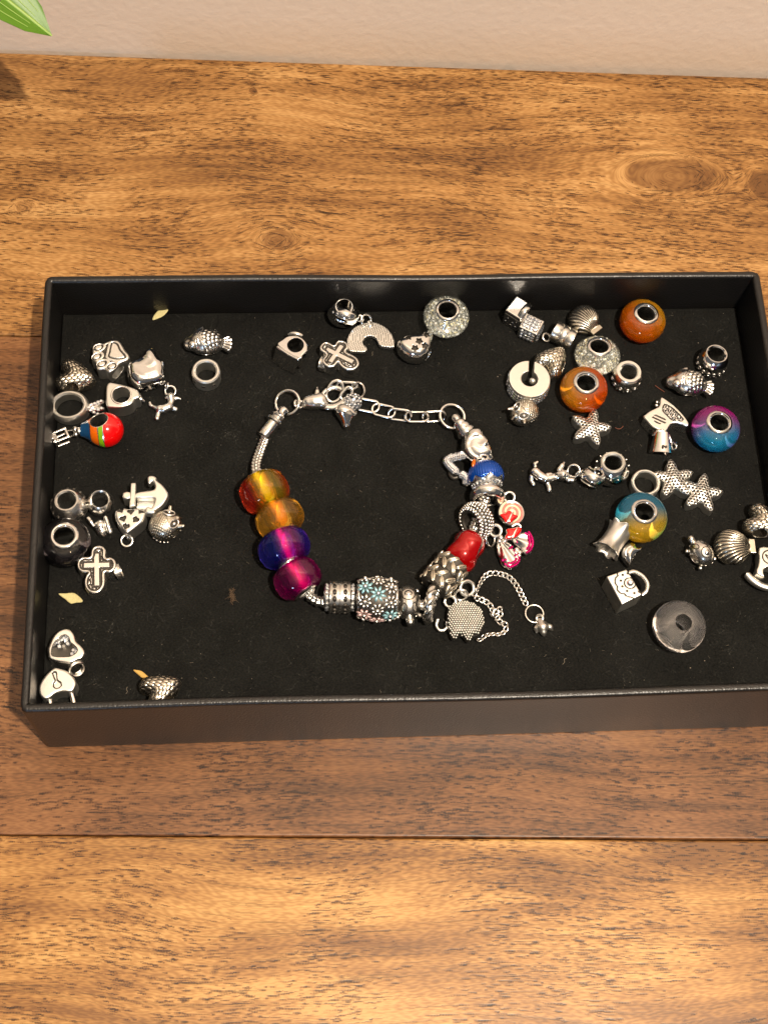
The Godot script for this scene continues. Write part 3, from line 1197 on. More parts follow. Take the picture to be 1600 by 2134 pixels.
func cross_mould() -> Array:        # long arm towards +z
	if not moulds.has("cross"):
		var o := flat(poly([0.19, -6.04, 1.48, -5.73, 2.29, -4.72, 2.36, -2.54, 3.79, -2.51, 4.92, -1.64, 5.26, -0.05, 4.72, 1.29, 3.48, 2, 2.32, 1.98, 2.41, 4.58, 2.09, 6.23, 0.98, 7.55, -0.44, 7.93, -1.91, 7.37, -2.92, 6.01, -3.18, 4.24, -2.76, 2.58, -2.31, 1.87, -3.86, 1.72, -4.95, 0.86, -5.36, -0.61, -4.98, -2.07, -3.85, -2.89, -1.92, -2.94, -1.68, -4.63, -1.05, -5.67]))
		var bars := func(x: float, z: float) -> float:
			var q := Vector2(x - 0.15 * z * 0.35, z)
			return minf(maxf(absf(q.x) - 0.62, absf(q.y - 1.0) - 4.6), maxf(absf(q.y + 0.3) - 0.62, absf(q.x) - 3.4))
		var pips := [Vector2(0.3, -4.9), Vector2(-4.5, -0.4), Vector2(4.7, 0.2), Vector2(-2.0, 3.0), Vector2(1.4, 3.0), Vector2(-2.2, 4.6), Vector2(1.6, 4.7), Vector2(-1.7, 6.1), Vector2(0.9, 6.3), Vector2(-0.4, 6.9)]
		var deep := func(x: float, z: float) -> float:           # 0 on the raised parts, 1 in the ground
			var d: float = o.at(x, z)
			var b: float = bars.call(x, z)
			var k := clampf((absf(d + 0.95) * -1.0 + 0.28) * 6.0, 0, 1)
			k = maxf(k, clampf((0.34 - absf(b - 0.36)) * 6.0, 0, 1) if d < -0.9 else 0.0)
			for q in pips:
				k = maxf(k, clampf((0.22 - absf(Vector2(x, z).distance_to(q) - 0.8)) * 6.0, 0, 1) if b > 0.2 and d < -0.7 else 0.0)
			return k
		var f := func(p: Vector3) -> float:
			var y := p.y
			if y > 4.6:
				y += 0.4 * deep.call(p.x, p.z)
			return slab(o.at(p.x, p.z), y - 3.0, 2.75, 0.5)
		var g := func(p: Vector3) -> int:
			return 1 if p.y > 4.6 and deep.call(p.x, p.z) > 0.5 else 0
		var r := net(f, Vector3(o.lo.x + 0.6, -0.2, o.lo.y + 0.6), Vector3(o.lo.x + o.w * o.c - 0.6, 6.3, o.lo.y + o.h * o.c - 0.6), 0.16, g, 2)
		moulds.cross = [["body", r[0], m.silver], ["engraving", r[1], m.black_silver]]
	return moulds.cross


func star_mould() -> Array:         # five soft arms, the first towards -z
	if not moulds.has("star"):
		var pts := PackedVector2Array()
		for k in 5:
			var a := -PI / 2 + TAU * k / 5
			var s := Vector2(-sin(a), cos(a))
			var d := Vector2(cos(a), sin(a))
			pts.append_array([d * 4.4 - s * 1.42, d * 5.7 - s * 0.75, d * 6.3, d * 5.7 + s * 0.75, d * 4.4 + s * 1.42, Vector2(cos(a + PI / 5), sin(a + PI / 5)) * 3.2])
		var o := flat(pts)
		var pit := func(x: float, z: float) -> float:
			var row := floorf(z / 0.86)
			var u := x / 1.02 + 0.5 * fposmod(row, 2.0)
			return Vector2((u - floorf(u) - 0.5) * 1.02 * 0.8, z - (row + 0.5) * 0.86).length()
		var f := func(p: Vector3) -> float:
			var d: float = o.at(p.x, p.z)
			var y := p.y - clampf(-d * 0.42 - 0.2, -0.3, 0.9)
			if p.y > 2.8:
				y += 0.2 * clampf((0.34 - pit.call(p.x, p.z)) * 6.0, 0, 1)
			return slab(d, y - 2.0, 2.0, 0.55) * 0.85
		var g := func(p: Vector3) -> int:
			return 1 if p.y > 3.2 and o.at(p.x, p.z) < -0.32 and pit.call(p.x, p.z) < 0.32 else 0
		var r := net(f, Vector3(-6.3, -0.3, -6.4), Vector3(6.3, 5.3, 6.0), 0.14, g, 2)
		moulds.star = [["body", r[0], m.satin_silver], ["pits", r[1], m.black_silver, 1]]
	return moulds.star


func shell_mould() -> Array:        # scallop, hinge at +x
	if not moulds.has("shell"):
		var o := flat(poly([5.0, -1.6, 3.8, -3.4, 1.4, -5.1, -1.4, -5.5, -3.9, -4.4, -5.4, -2.0, -5.7, 0.3, -5.0, 2.8, -3.2, 4.8, -0.6, 5.6, 2.0, 4.9, 4.0, 3.2, 5.0, 1.6]))
		var rib := func(p: Vector3) -> float:
			return cos(atan2(p.z, 7.4 - p.x) * 58.0)
		var f := func(p: Vector3) -> float:
			var d: float = o.at(p.x, p.z)
			var s := puff(d, p.y - 3.0, 4.2 if p.y > 3.0 else 3.2, 4.6)
			if p.y > 3.2 and absf(s) < 0.8:
				s -= 0.11 * rib.call(p) * clampf((5.5 - p.x) * 0.3, 0, 1)
			s = maxf(s, 1.6 - bore(p, Vector3(-0.5, 2.2, 0), Vector3(0, 0, 1)))
			var q := (p - Vector3(5.6, 3.9, 0)).abs() - Vector3(0.75, 0.7, 2.15)
			return minf(s, q.max(Vector3.ZERO).length() + minf(maxf(q.x, maxf(q.y, q.z)), 0.0) - 0.15)
		var g := func(p: Vector3) -> int:
			return 1 if p.y > 3.3 and p.x < 4.6 and rib.call(p) < -0.35 and o.at(p.x, p.z) < -0.15 else 0
		var r := net(f, Vector3(-6.2, -0.4, -6.0), Vector3(6.8, 7.8, 6.0), 0.17, g, 2)
		moulds.shell = [["body", r[0], m.antique_silver], ["grooves", r[1], m.black_silver]]
	return moulds.shell


func owl_mould() -> Array:          # the face looks up and towards +x, the lattice of feathers lies at -x, hole at +z
	if not moulds.has("owl"):
		var tex := func(p: Vector3) -> float:
			var u := (p.x + p.z) / 0.95
			var w := (p.x - p.z) / 0.95
			return clampf(minf(absf(u - floorf(u) - 0.5), absf(w - floorf(w) - 0.5)) * -5.0 + 2.3, 0, 1)
		var f := func(p: Vector3) -> float:
			var q := p - Vector3(0, 4.2, 0)
			var d := egg(q, Vector3(5.0, 4.1, 4.5))
			d = sm(d, cap(q, Vector3(2.4, 2.0, -2.6), Vector3(3.3, 2.7, -4.0), 0.9, 0.5), 0.6)
			d = sm(d, cap(q, Vector3(2.6, 2.0, 2.4), Vector3(4.6, 2.5, 3.2), 0.9, 0.5), 0.6)
			d = sm(d, cap(q, Vector3(4.0, 2.0, 0.0), Vector3(5.3, 0.8, 0.0), 0.7, 0.3), 0.4)
			if absf(d) < 0.7 and p.x < 0.9 and q.y > -0.5:
				d -= 0.22 * tex.call(p)
			return maxf(d, 1.9 - bore(p, Vector3(0.8, 3.6, 0), Vector3(0.35, 0.12, 1).normalized()))
		var g := func(p: Vector3) -> int:
			return 1 if p.x < 0.9 and p.y > 3.7 and tex.call(p) < 0.3 else 0
		var r := net(f, Vector3(-5.6, -0.3, -5.4), Vector3(6.0, 8.9, 5.0), 0.16, g, 2)
		var rims := []
		var wells := []
		var pupils := []
		for s in [-1.0, 1.0]:
			var at := Vector3(2.2, 7.75, s * 1.95)
			var b := aim(Vector3(0.5, 1.0, s * 0.45)) * Basis(Vector3.UP, s * 0.5)
			rims.append([torus(1.75, 0.27, 1.15, 20), Transform3D(b, at)])
			wells.append([lathe(poly([0.05, -0.15, 1.7, -0.15, 1.65, 0.05, 0.05, 0.08]), 18, true, null, 0.66), Transform3D(b, at)])
			var p: Vector3 = at + b.y * 0.25
			pupils.append(Vector4(p.x, p.y, p.z, 0.6))
		moulds.owl = [["body", r[0], m.antique_silver], ["lattice", r[1], m.black_silver], ["eye_rim", join([rims[0]]), m.silver], ["eye_rim", join([rims[1]]), m.silver], ["eye_well", join([wells[0]]), m.black_silver], ["eye_well", join([wells[1]]), m.black_silver], ["pupil", balls([pupils[0]]), m.silver], ["pupil", balls([pupils[1]]), m.silver], ["foot_beading", balls([Vector4(-3.2, 2.0, 3.4, 0.42), Vector4(-2.2, 1.7, 3.9, 0.42), Vector4(-1.2, 1.6, 4.2, 0.42), Vector4(-4.0, 2.2, 2.6, 0.42), Vector4(-4.5, 2.4, 1.7, 0.42)]), m.silver]]
	return moulds.owl


func turtle_mould() -> Array:       # head towards -z, threading axis along x
	if not moulds.has("turtle"):
		var f := func(p: Vector3) -> float:
			var q := p - Vector3(0, 4.4, 0)
			var d := egg(q, Vector3(3.6, 4.2, 4.7))
			return maxf(d, 2.1 - bore(q, Vector3.ZERO, Vector3(1, 0, 0)))
		var mark := func(p: Vector3) -> bool:
			var q := p - Vector3(0, 4.4, 0)
			var a := absf(Vector2(q.x, q.z - 1.2).length() - 1.75) < 0.16
			for s in [-1.0, 1.0]:
				a = a or absf(Vector2((q.x - s * 1.45) * 1.2, (q.z + 2.4) * 0.8).length() - 0.85) < 0.15
			return a and q.y > 0.0
		var g := func(p: Vector3) -> int:
			return 1 if mark.call(p) else 0
		var r := net(f, Vector3(-4.0, -0.1, -5.2), Vector3(4.0, 8.9, 5.2), 0.15, g, 2)
		var scrolls := []
		for k in 9:
			var a := TAU * k / 9
			scrolls.append([torus(0.55, 0.16, -1.0, 10), Transform3D(aim(Vector3(cos(a) * 1.0, 0.5, sin(a) * 1.0)), Vector3(cos(a) * 3.3, 5.1, sin(a) * 4.45))])
		moulds.turtle = [["shell", r[0], m.silver], ["engraving", r[1], m.black_silver], ["boss", balls([Vector4(0, 7.95, 1.1, 1.25)], 0.55, 10, 16), m.polished_silver], ["scroll_trim", join(scrolls), m.silver], ["head", chain_blob([[Vector4(0, 4.6, -4.2, 1.0), Vector4(0, 5.2, -5.7, 1.15)]], 0.3, 0.18), m.silver], ["foot", balls([Vector4(-3.0, 3.2, -3.4, 0.75)], 1.0, 8, 10), m.silver], ["foot", balls([Vector4(3.0, 3.2, -3.4, 0.75)], 1.0, 8, 10), m.silver], ["foot", balls([Vector4(-3.0, 3.0, 3.6, 0.75)], 1.0, 8, 10), m.silver], ["foot", balls([Vector4(3.0, 3.0, 3.6, 0.75)], 1.0, 8, 10), m.silver], ["eye", balls([Vector4(-0.6, 6.1, -6.0, 0.3), Vector4(0.6, 6.1, -6.0, 0.3)]), m.black_silver]]
	return moulds.turtle


func cast(mould: Array, called: String, label: String, category: String, at: Vector3, degrees: float, group := "", size := 1.0) -> Node3D:
	# degrees clockwise as seen from above
	var t := thing(called, label, category, at, -deg_to_rad(degrees), group)
	t.scale = Vector3.ONE * size
	put(mould, t)
	return t


# ---------- the loose charms ----------
func charms() -> void:
	charms_left()
	charms_middle()
	charms_right()


func charms_left() -> void:
	cast(heart_feather(), "feather_heart_bead", "puffed silver heart with feather scales between the paw charm and the left tray wall", "charm", Vector3(-96.29, 20.9, -37.76), 16, "feather hearts")
	cast(heart_feather(), "feather_heart_bead", "puffed silver heart with feather scales alone against the front tray wall", "charm", Vector3(-70.12, 20.9, 56.26), -25, "feather hearts", 0.97)
	cast(fish_mould(), "fish_bead", "plump silver fish with black scale seams touching a plain ring bead", "charm", Vector3(-59.08, 20.9, -48.97), 3, "fish beads", 1.02)
	var spacer := ring_bead("spacer_bead", "plain satin silver ring bead just below the left fish", Vector3(-59.02, 20.9, -38.96), 4.1, 2.95, 5.2, 0.0, m.satin_silver)
	for k in 8:
		var a := TAU * k / 8 + 0.2
		part("square_mark", block(Vector3(1.0, 0.9, 0.3), 0.1), m.black_silver, spacer, Vector3(cos(a) * 4.05, 2.6, sin(a) * 4.05), Basis(Vector3.UP, -a + PI / 2))
	paw()
	# polished heart with a smooth swirl, and the animal beside it
	swirl_heart(thing("swirl_heart_bead", "mirror polished puffed heart bead with a raised swirl right of the paw charm", "charm", Vector3(-75.86, 20.9, -40.58)), poly([-2.13, -2.57, -1.35, -4.64, -0.13, -5.74, 1.39, -6.04, 2.94, -5.06, 3.95, -2.97, 5.08, -1.52, 5.52, -0.08, 5.42, 2.29, 4.91, 4.49, 2.87, 5.72, -0.4, 6.77, -2.86, 6.73, -5.11, 4.66, -5.59, 2.13, -5.66, -0.24, -3.9, -1.64]))
	var deer := thing("deer_charm", "tiny silver deer with bent legs and a ring on its back below the polished heart", "charm", Vector3(-70.16, 20.9, -31.1))
	part("body", chain_blob([[Vector4(0.84, 1.9, -1.19, 1.25), Vector4(0.99, 1.7, 0.43, 0.8), Vector4(0.32, 1.6, 1.93, 1.15), Vector4(-1.06, 1.5, 2.48, 1.2), Vector4(-2.29, 1.5, 2.46, 1.2)], [Vector4(-2.29, 1.5, 2.46, 0.9), Vector4(-3.55, 1.4, 1.92, 0.6), Vector4(-4.79, 1.5, 1.33, 0.45), Vector4(-5.07, 1.7, 0.5, 0.4)], [Vector4(-2.58, 1.3, 2.82, 0.7), Vector4(-2.72, 1, 4.22, 0.6), Vector4(-2.97, 1, 5.3, 0.75)], [Vector4(0.7, 1.3, 1.94, 0.7), Vector4(2.2, 1, 2.43, 0.8)], [Vector4(0.99, 1.8, -0.3, 0.7), Vector4(2.76, 1.7, -0.79, 0.5), Vector4(3.59, 1.7, -0.62, 0.3)], [Vector4(0, 1.8, -1.41, 0.6), Vector4(-0.4, 1.8, -0.94, 0.5)]], 0.5, 0.17), m.silver, deer)
	part("loop", torus(1.5, 0.34), m.silver, deer, [Vector3(0.73, 1.8, -3.13)][0], Basis(Vector3(1, 0, 0), 0.3))
	part("bail", torus(0.9, 0.3), m.silver, deer, [Vector3(-0.28, 2.4, -4.55)][0], Basis(Vector3(0, 0, 1), 1.1))
	# flat teardrop bead with a round hole
	var drop := flat(poly([-3.94, -4.1, -1.07, -3.9, 2.23, -2.92, 4.44, -1.8, 5.15, -0.54, 5.05, 0.7, 3.84, 1.14, 2.93, 2.67, 0.38, 3.71, -2.73, 3.66, -3.97, 3.18, -4.34, 0.09]))
	var t := thing("teardrop_bead", "flat silver teardrop bead with a round hole above the red balloon", "silver bead", Vector3(-82.97, 20.9, -30.78))
	var f := func(p: Vector3) -> float:
		return maxf(slab(drop.at(p.x, p.z), p.y - 3.0, 3.0, 0.5), 2.5 - Vector2(p.x, p.z + 0.1).length())
	part("body", net(f, Vector3(-5.2, -0.2, -4.6), Vector3(6.0, 6.3, 4.8), 0.18)[0], m.satin_silver, t)
	part("rim", torus(2.75, 0.3), m.silver, t, Vector3(0, 6.0, -0.1))
	part("tip_loop", chain_blob([[Vector4(4.4, 3, -1.53, 0.9), Vector4(5.2, 2.5, -0.54, 0.6), Vector4(5.98, 2, -0.16, 0.45)]], 0.3, 0.17), m.silver, t)
	# wide oval ring with a crystal bar
	var oval := thing("oval_ring_bead", "wide oval silver ring with a crystal bar above the balloon basket", "silver bead", Vector3(-97.67, 20.9, -28.76))
	part("ring", lathe(ring_prof(5.45, 4.05, 4.6, 0.25, 0.5), 48, true, null, 0.84), m.satin_silver, oval, Vector3(0, 0.5, 0), Basis.from_euler(Vector3(0.04, 0, 0.05)))
	var stones := []
	for q in [Vector3(5.62, 4.2, 0.81), Vector3(6.3, 4.4, 0), Vector3(7.1, 4.4, -0.3), Vector3(8.02, 4.3, -0.8), Vector3(8.81, 4.2, -1.15), Vector3(6.17, 4, 1.64), Vector3(7.11, 4, 1.35), Vector3(8.04, 3.8, 1.41), Vector3(8.94, 3.6, 0.86), Vector3(7.86, 3.2, 2.49), Vector3(6.81, 3.6, 2.06)]:
		stones.append([q, Vector3(0.1, 1, 0.2)])
	part("crystal_bar", chain_blob([[Vector4(4.64, 3, 0.79, 1.2), Vector4(6.25, 3, 0.19, 1.3), Vector4(8.91, 3, -1.63, 0.7)], [Vector4(6.28, 3, 0.81, 1), Vector4(9.07, 2.6, 0.49, 0.7)]], 0.5, 0.2), m.silver, oval)
	part("crystals", gems(stones, 0.62, 0.5), m.crystal, oval)
	balloon()
	# middle of the left side
	var textured := ring_bead("leaf_textured_bead", "round antique silver bead with leaf relief above the smoky glass bead", Vector3(-96.25, 20.9, 2.83), 3.6, 2.55, 7.4, 1.55, m.silver, Vector3(-4, 0, 4), 0.2)
	var leaves := []
	for k in 30:
		var a := TAU * k / 15 + (0.2 if k >= 15 else 0.0)
		var y := 4.9 if k < 15 else 2.6
		leaves.append([balls([Vector4(0, 0, 0, 0.62)], 0.45, 5, 8), Transform3D(aim(Vector3(cos(a), 0.35 if k < 15 else -0.3, sin(a))) * Basis(Vector3.UP, 0.7 if k < 15 else -0.7) * Basis.from_scale(Vector3(1.7, 1, 0.62)), Vector3(cos(a) * 4.85, y, sin(a) * 4.85))])
	stuff(part("leaf_relief", join(leaves), m.black_silver, textured))
	var bunny := thing("bunny_bead", "small silver bead with an animal head and two long ears beside the textured bead", "charm", Vector3(-87.97, 20.9, 4))
	part("bead", lathe(ring_prof(2.9, 2.25, 6.0, 0.9), 36), m.silver, bunny, [Vector3(-0.32, 0.2, -2.69)][0], Basis.from_euler(Vector3(0.05, 0, -0.08)))
	part("head", chain_blob([[Vector4(0.08, 2.4, 4.24, 1.9), Vector4(0.49, 2.2, 5.6, 1.4)], [Vector4(0.47, 2, 5.52, 1.1), Vector4(1, 1.8, 6.45, 0.8)]], 0.8, 0.2), m.silver, bunny)
	part("ear", chain_blob([[Vector4(-1.82, 3, 4.16, 0.55), Vector4(-2.48, 3.2, 3.22, 0.6), Vector4(-3.18, 3.2, 2.2, 0.65)]], 0.3, 0.17), m.silver, bunny)
	part("ear", chain_blob([[Vector4(1.67, 4, 2.49, 0.7), Vector4(2.35, 3.6, 4.65, 0.7), Vector4(2.85, 3, 6.13, 0.85)]], 0.3, 0.17), m.silver, bunny)
	part("eye", torus(0.62, 0.14), m.black_silver, bunny, [Vector3(0.35, 4.15, 5.55)][0])
	var smoke := thing("smoky_glass_bead", "clear smoky grey glass bead with silver core beside the left tray wall", "glass bead", Vector3(-96.84, 20.9, 13.84))
	smoke.basis = Basis.from_euler(Vector3(-0.05, 0, -0.06))
	smoke.position.y += 4.9 * U
	part("glass", lathe(glass_profile(7.0, 4.1, 2.75, 3.55), 56), m.smoky_glass, smoke)
	part("core", grommet(4.1, 2.6, 3.9), m.polished_silver, smoke)
	anchor()
	heart_with_hearts()
	cast(owl_mould(), "owl_bead", "silver owl bead with lattice feathers and ear tufts touching the anchor", "charm", Vector3(-69.83, 20.9, 8.99), -22, "owl beads", 0.92)
	var cross := cast(cross_mould(), "cross_bead", "silver cross with engraved inner cross standing upright below the smoky glass bead", "charm", Vector3(-88.06, 20.9, 21.27), 0, "cross beads")
	part("bail", lathe(ring_prof(2.3, 1.9, 1.6), 30), m.silver, cross, [Vector3(4.68, 2.4, 0.73)][0], aim(Vector3(0.9, 0.1, -0.35)))
	# hearts in the front corner
	var oo := flat(poly([-4.53, 2.14, -4.74, 0.54, -4.31, -1.04, -3.52, -2.89, -2.34, -4.33, -0.61, -5.09, 0.92, -4.79, 2.11, -3.42, 2.7, -1.53, 3.87, -0.43, 4.93, 0.93, 5.11, 2.26, 4.28, 3.43, 3.05, 3.92, 1.33, 4.67, -1.18, 4.34, -3.2, 3.76, -4.37, 2.93]))
	var oi := flat(poly([-3.81, 1.63, -3.42, -0.75, -2.25, -2.46, -0.53, -3.35, 0.76, -2.78, 1.32, -1.3, 2.37, -0.34, 3.3, 0.88, 2.85, 2.07, 1.26, 2.95, -1.24, 3.02, -3.25, 2.7]))
	var open := thing("open_heart_bead", "open silver heart frame with crystals inside in the front left tray corner", "charm", Vector3(-95.33, 20.9, 44.04))
	var hf := func(p: Vector3) -> float:
		return maxf(slab(oo.at(p.x, p.z), p.y - 3.1, 2.9, 0.7), -oi.at(p.x, p.z) - 0.15)
	part("frame", net(hf, Vector3(-6.6, -0.1, -6.2), Vector3(6.6, 6.5, 6.0), 0.18)[0], m.silver, open)
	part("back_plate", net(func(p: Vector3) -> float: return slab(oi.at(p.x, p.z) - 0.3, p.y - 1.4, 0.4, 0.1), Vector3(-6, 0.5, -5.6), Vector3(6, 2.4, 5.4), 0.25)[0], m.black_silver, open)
	var inner := []
	for q in [Vector3(-2.41, 3, -2.4), Vector3(-1.55, 3, -2.92), Vector3(-0.84, 2.8, -3.37), Vector3(-2.16, 2.6, -1.05), Vector3(0.15, 3, -1.66), Vector3(-0.3, 2.8, -2.55), Vector3(1.69, 2.6, 0.12), Vector3(2.25, 2.8, 0.74), Vector3(1.33, 2.4, 1.12)]:
		inner.append([q, Vector3(q.x * -0.1, 1, q.z * -0.1)])
	part("crystals", gems(inner, 0.75, 0.6), m.crystal, open)
	part("bail", lathe(ring_prof(2.3, 1.7, 1.8), 30), m.silver, open, [Vector3(2.21, 2.6, 4.56)][0], aim(Vector3(0.5, 0.55, 0.7)))
	var lk := flat(poly([-4.57, 0.26, -3.78, -1.28, -2.38, -3.07, -0.94, -4.08, 0.57, -3.78, 2.35, -3.07, 4.16, -1.32, 4.85, 0.26, 4.31, 2.07, 3.1, 2.68, 1.36, 2.5, -0.48, 2.97, -1.91, 4.09, -3.25, 4.31, -4.42, 3.12, -4.75, 1.56]))
	var key := flat(poly([-1.49, -2.65, -0.32, -2.88, -0.04, -0.78, 0.86, -0.11, 1.15, 0.81, 0.56, 1.45, -0.29, 1.68, -1.01, 1.01, -0.99, -0.03, -0.65, -0.67]), 2, 0.15)
	var lock := thing("heart_padlock_charm", "heart shaped silver padlock with a keyhole lying against the front left corner", "charm", Vector3(-97, 20.9, 53.86))
	var lf := func(p: Vector3) -> float:
		return slab(lk.at(p.x, p.z), p.y + (0.6 * clampf(-key.at(p.x, p.z) * 5.0, 0, 1) if p.y > 4.5 else 0.0) - 3.0, 3.0, 0.6)
	var lr := net(lf, Vector3(-6.6, -0.2, -5.4), Vector3(6.6, 6.3, 6.0), 0.17, func(p: Vector3) -> int: return 1 if p.y > 4.5 and absf(key.at(p.x, p.z) + 0.05) < 0.17 else 0, 2)
	put([["body", lr[0], m.satin_silver], ["keyhole", lr[1], m.black_silver]], lock)
	part("shackle", tube(curve([Vector3(-2.09, 3.5, 3.5), Vector3(-2.04, 3.4, 4.9), Vector3(-1.59, 3.3, 6.7), Vector3(-0.06, 3.2, 8), Vector3(2.17, 3.2, 7.94), Vector3(3.98, 3.3, 6.6), Vector3(4.05, 3.4, 4.81), Vector3(3.32, 3.5, 2.09)], 6), 0.75), m.polished_silver, lock)


func swirl_heart(t: Node3D, outline: PackedVector2Array, deep := 0.22, holed := true) -> void:
	var o := flat(outline)
	var f := func(p: Vector3) -> float:
		var d: float = puff(o.at(p.x, p.z), p.y - 4.0, 4.0, 3.0)
		if absf(d) < 1.0 and p.y > 3.4:
			var a := atan2(p.z, p.x)
			var r := Vector2(p.x, p.z).length()
			d -= deep * smoothstep(-0.5, 0.9, sin(a + r * 0.95 + 0.4)) * smoothstep(0.2, 2.2, r)
		return maxf(d, 2.1 - bore(p, Vector3(-1.0, 3.2, 2.6), Vector3(0.45, 0.1, 0.9).normalized())) if holed else d
	put([["body", net(f, Vector3(o.lo.x + 0.5, -0.3, o.lo.y + 0.5), Vector3(o.lo.x + o.w * o.c, 8.6, o.lo.y + o.h * o.c), 0.17)[0], m.polished_silver]], t)


func paw() -> void:
	var o := flat(poly([-5.31, -2.61, -5.09, -4.05, -3.61, -4.83, -2.22, -4.65, -0.59, -5.43, 1.06, -5.73, 2.45, -5.23, 3.47, -3.62, 4.2, -2.17, 5.2, -0.88, 5.37, 0.23, 4.57, 1.17, 2.67, 2.1, 1.63, 3.66, 0.7, 4.59, -0.39, 4.89, -1.38, 3.93, -2.74, 4.07, -3.85, 3.58, -4.34, 1.52, -5.47, 0.4, -5.26, -1.18]))
	var pad := flat(poly([-0.02, -4.7, 1.22, -4.92, 2.21, -4.11, 2.95, -2.35, 4.24, -0.74, 4.41, 0.38, 2.91, 0.83, 1.26, 0.81, -0.69, -0.01, -0.48, -1.91]), 3, 0.16)
	var toes := [Vector3(-3.55, 6, -3.23), Vector3(-3.99, 6, -0.21), Vector3(-2.39, 6, 2.18), Vector3(0.51, 6, 3.01)]
	var deep := func(x: float, z: float) -> float:
		var k := clampf((0.24 - absf(pad.at(x, z) + 0.28)) * 7.0, 0, 1)
		for q: Vector3 in toes:
			var e := Vector2(x - q.x, z - q.z).rotated(0.45)
			var r := Vector2(e.x / 1.25, e.y / 0.8).length()
			k = maxf(k, clampf((0.26 - absf(r - 0.98)) * 5.0, 0, 1))
		return k
	var gap := func(x: float, z: float) -> float:             # the low ground between toes and pad
		var d: float = pad.at(x, z)
		var best := 9.0
		for q: Vector3 in toes:
			var e := Vector2(x - q.x, z - q.z).rotated(0.45)
			best = minf(best, Vector2(e.x / 1.25, e.y / 0.8).length())
		return clampf((minf(d - 0.55, (best - 1.75) * 0.8)) * 5.0, 0, 1) if o.at(x, z) < -0.75 else 0.0
	var f := func(p: Vector3) -> float:
		var y := p.y
		if y > 4.8:
			y += 0.35 * maxf(deep.call(p.x, p.z), gap.call(p.x, p.z))
		return maxf(slab(o.at(p.x, p.z), y - 3.2, 3.2, 0.6), 2.1 - bore(p, Vector3(0, 3.0, 0), Vector3(0.5, 0, 0.85).normalized()))
	var g := func(p: Vector3) -> int:
		return 1 if p.y > 4.8 and maxf(deep.call(p.x, p.z), gap.call(p.x, p.z)) > 0.5 else 0
	var r := net(f, Vector3(-6.6, -0.2, -5.8), Vector3(6.6, 6.7, 5.4), 0.15, g, 2)
	put([["body", r[0], m.satin_silver], ["engraving", r[1], m.black_silver]], thing("paw_charm", "thick silver paw print charm with four toes beside the polished heart", "charm", Vector3(-86.37, 20.9, -43.21)))


func balloon() -> void:
	var t := thing("hot_air_balloon_charm", "enamel hot air balloon charm in red, green, orange and blue with silver basket", "charm", Vector3(-86.95, 20.9, -20.31))
	var neck: Vector3 = [Vector3(-7.09, 4.4, -0.42)][0]
	var ax := Vector3(neck.x, 0, neck.z).normalized()
	var f := func(p: Vector3) -> float:
		var q := p - Vector3(0, 5.0, 0)
		var d := q.length() - 4.95
		d = sm(d, cap(p, Vector3(0, 5.0, 0) + ax * 3.0, neck, 3.1, 1.95), 2.2)
		d = maxf(d, (p - neck).dot(ax))
		return maxf(d, 2.4 - bore(p, Vector3(-1.6, 9, -1.2), Vector3(0.05, 1, -0.15).normalized()))
	var band := func(p: Vector3) -> float:
		var r := p - Vector3(0, 5.0, 0)
		return r.dot(ax) + 0.35 * r.z - 0.25 * absf(r.z)
	var g := func(p: Vector3) -> int:
		if bore(p, Vector3(-1.6, 9, -1.2), Vector3(0.05, 1, -0.15).normalized()) < 2.62:
			return 4
		var s: float = band.call(p)
		var lines := [0.45, 1.9, 4.2]
		for e in lines:
			if absf(s - e) < 0.12:
				return 4
		return 0 if s < 0.45 else (1 if s < 1.9 else (2 if s < 4.2 else 3))
	var r := net(f, Vector3(-8.2, -0.3, -5.6), Vector3(5.3, 10.3, 5.6), 0.17, g, 5)
	put([["envelope", r[0], m.red_enamel], ["green_band", r[1], m.green_enamel], ["orange_band", r[2], m.orange_enamel], ["neck", r[3], m.steel_blue_enamel], ["rim", r[4], m.silver]], t)
	part("burner", balls([Vector4(neck.x - 0.6, 4.0, neck.z + 0.2, 1.2), Vector4(neck.x - 1.8, 3.6, neck.z - 0.5, 1.0), Vector4(neck.x - 1.6, 3.4, neck.z + 0.9, 0.8)], 1.0, 7, 9), m.silver, t)
	var c: Vector3 = [Vector3(-13.06, 2, 0.71)][0]
	var b := Basis(Vector3.UP, 0.42)
	for s in [-1.0, 1.0]:
		var p: Vector3 = c + b * Vector3(1.6, 0.2, s * 1.2)
		part("rope", tube(PackedVector3Array([p, (p + neck) / 2 + Vector3(0, 0.2, s * 0.3), neck + Vector3(-0.6, -0.6, s * 0.7)]), 0.32), m.silver, t)
	var bars := []
	for s in [-1.0, 1.0]:
		for h in [-1.0, 1.0]:
			bars.append([block(Vector3(4.6, 0.7, 0.6), 0.15), Transform3D(Basis.IDENTITY, Vector3(0, h * 1.5, s * 1.45))])
			bars.append([block(Vector3(0.7, 3.4, 0.65), 0.15), Transform3D(Basis.IDENTITY, Vector3(h * 1.95, 0, s * 1.45))])
			bars.append([block(Vector3(0.65, 0.65, 2.6), 0.15), Transform3D(Basis.IDENTITY, Vector3(s * 1.95, h * 1.52, 0))])
	bars.append([block(Vector3(1.4, 3.2, 3.2), 0.2), Transform3D(Basis.IDENTITY, Vector3(-1.7, 0, 0))])
	part("basket", join(bars), m.silver, t, c, b)
	part("basket_beading", balls([Vector4(-2.3, 1.4, -1.2, 0.5), Vector4(-2.3, 1.5, 0, 0.5), Vector4(-2.3, 1.4, 1.2, 0.5), Vector4(-1.2, 1.8, 1.3, 0.45), Vector4(-1.2, 1.8, -1.3, 0.45)]), m.silver, t, c, b)


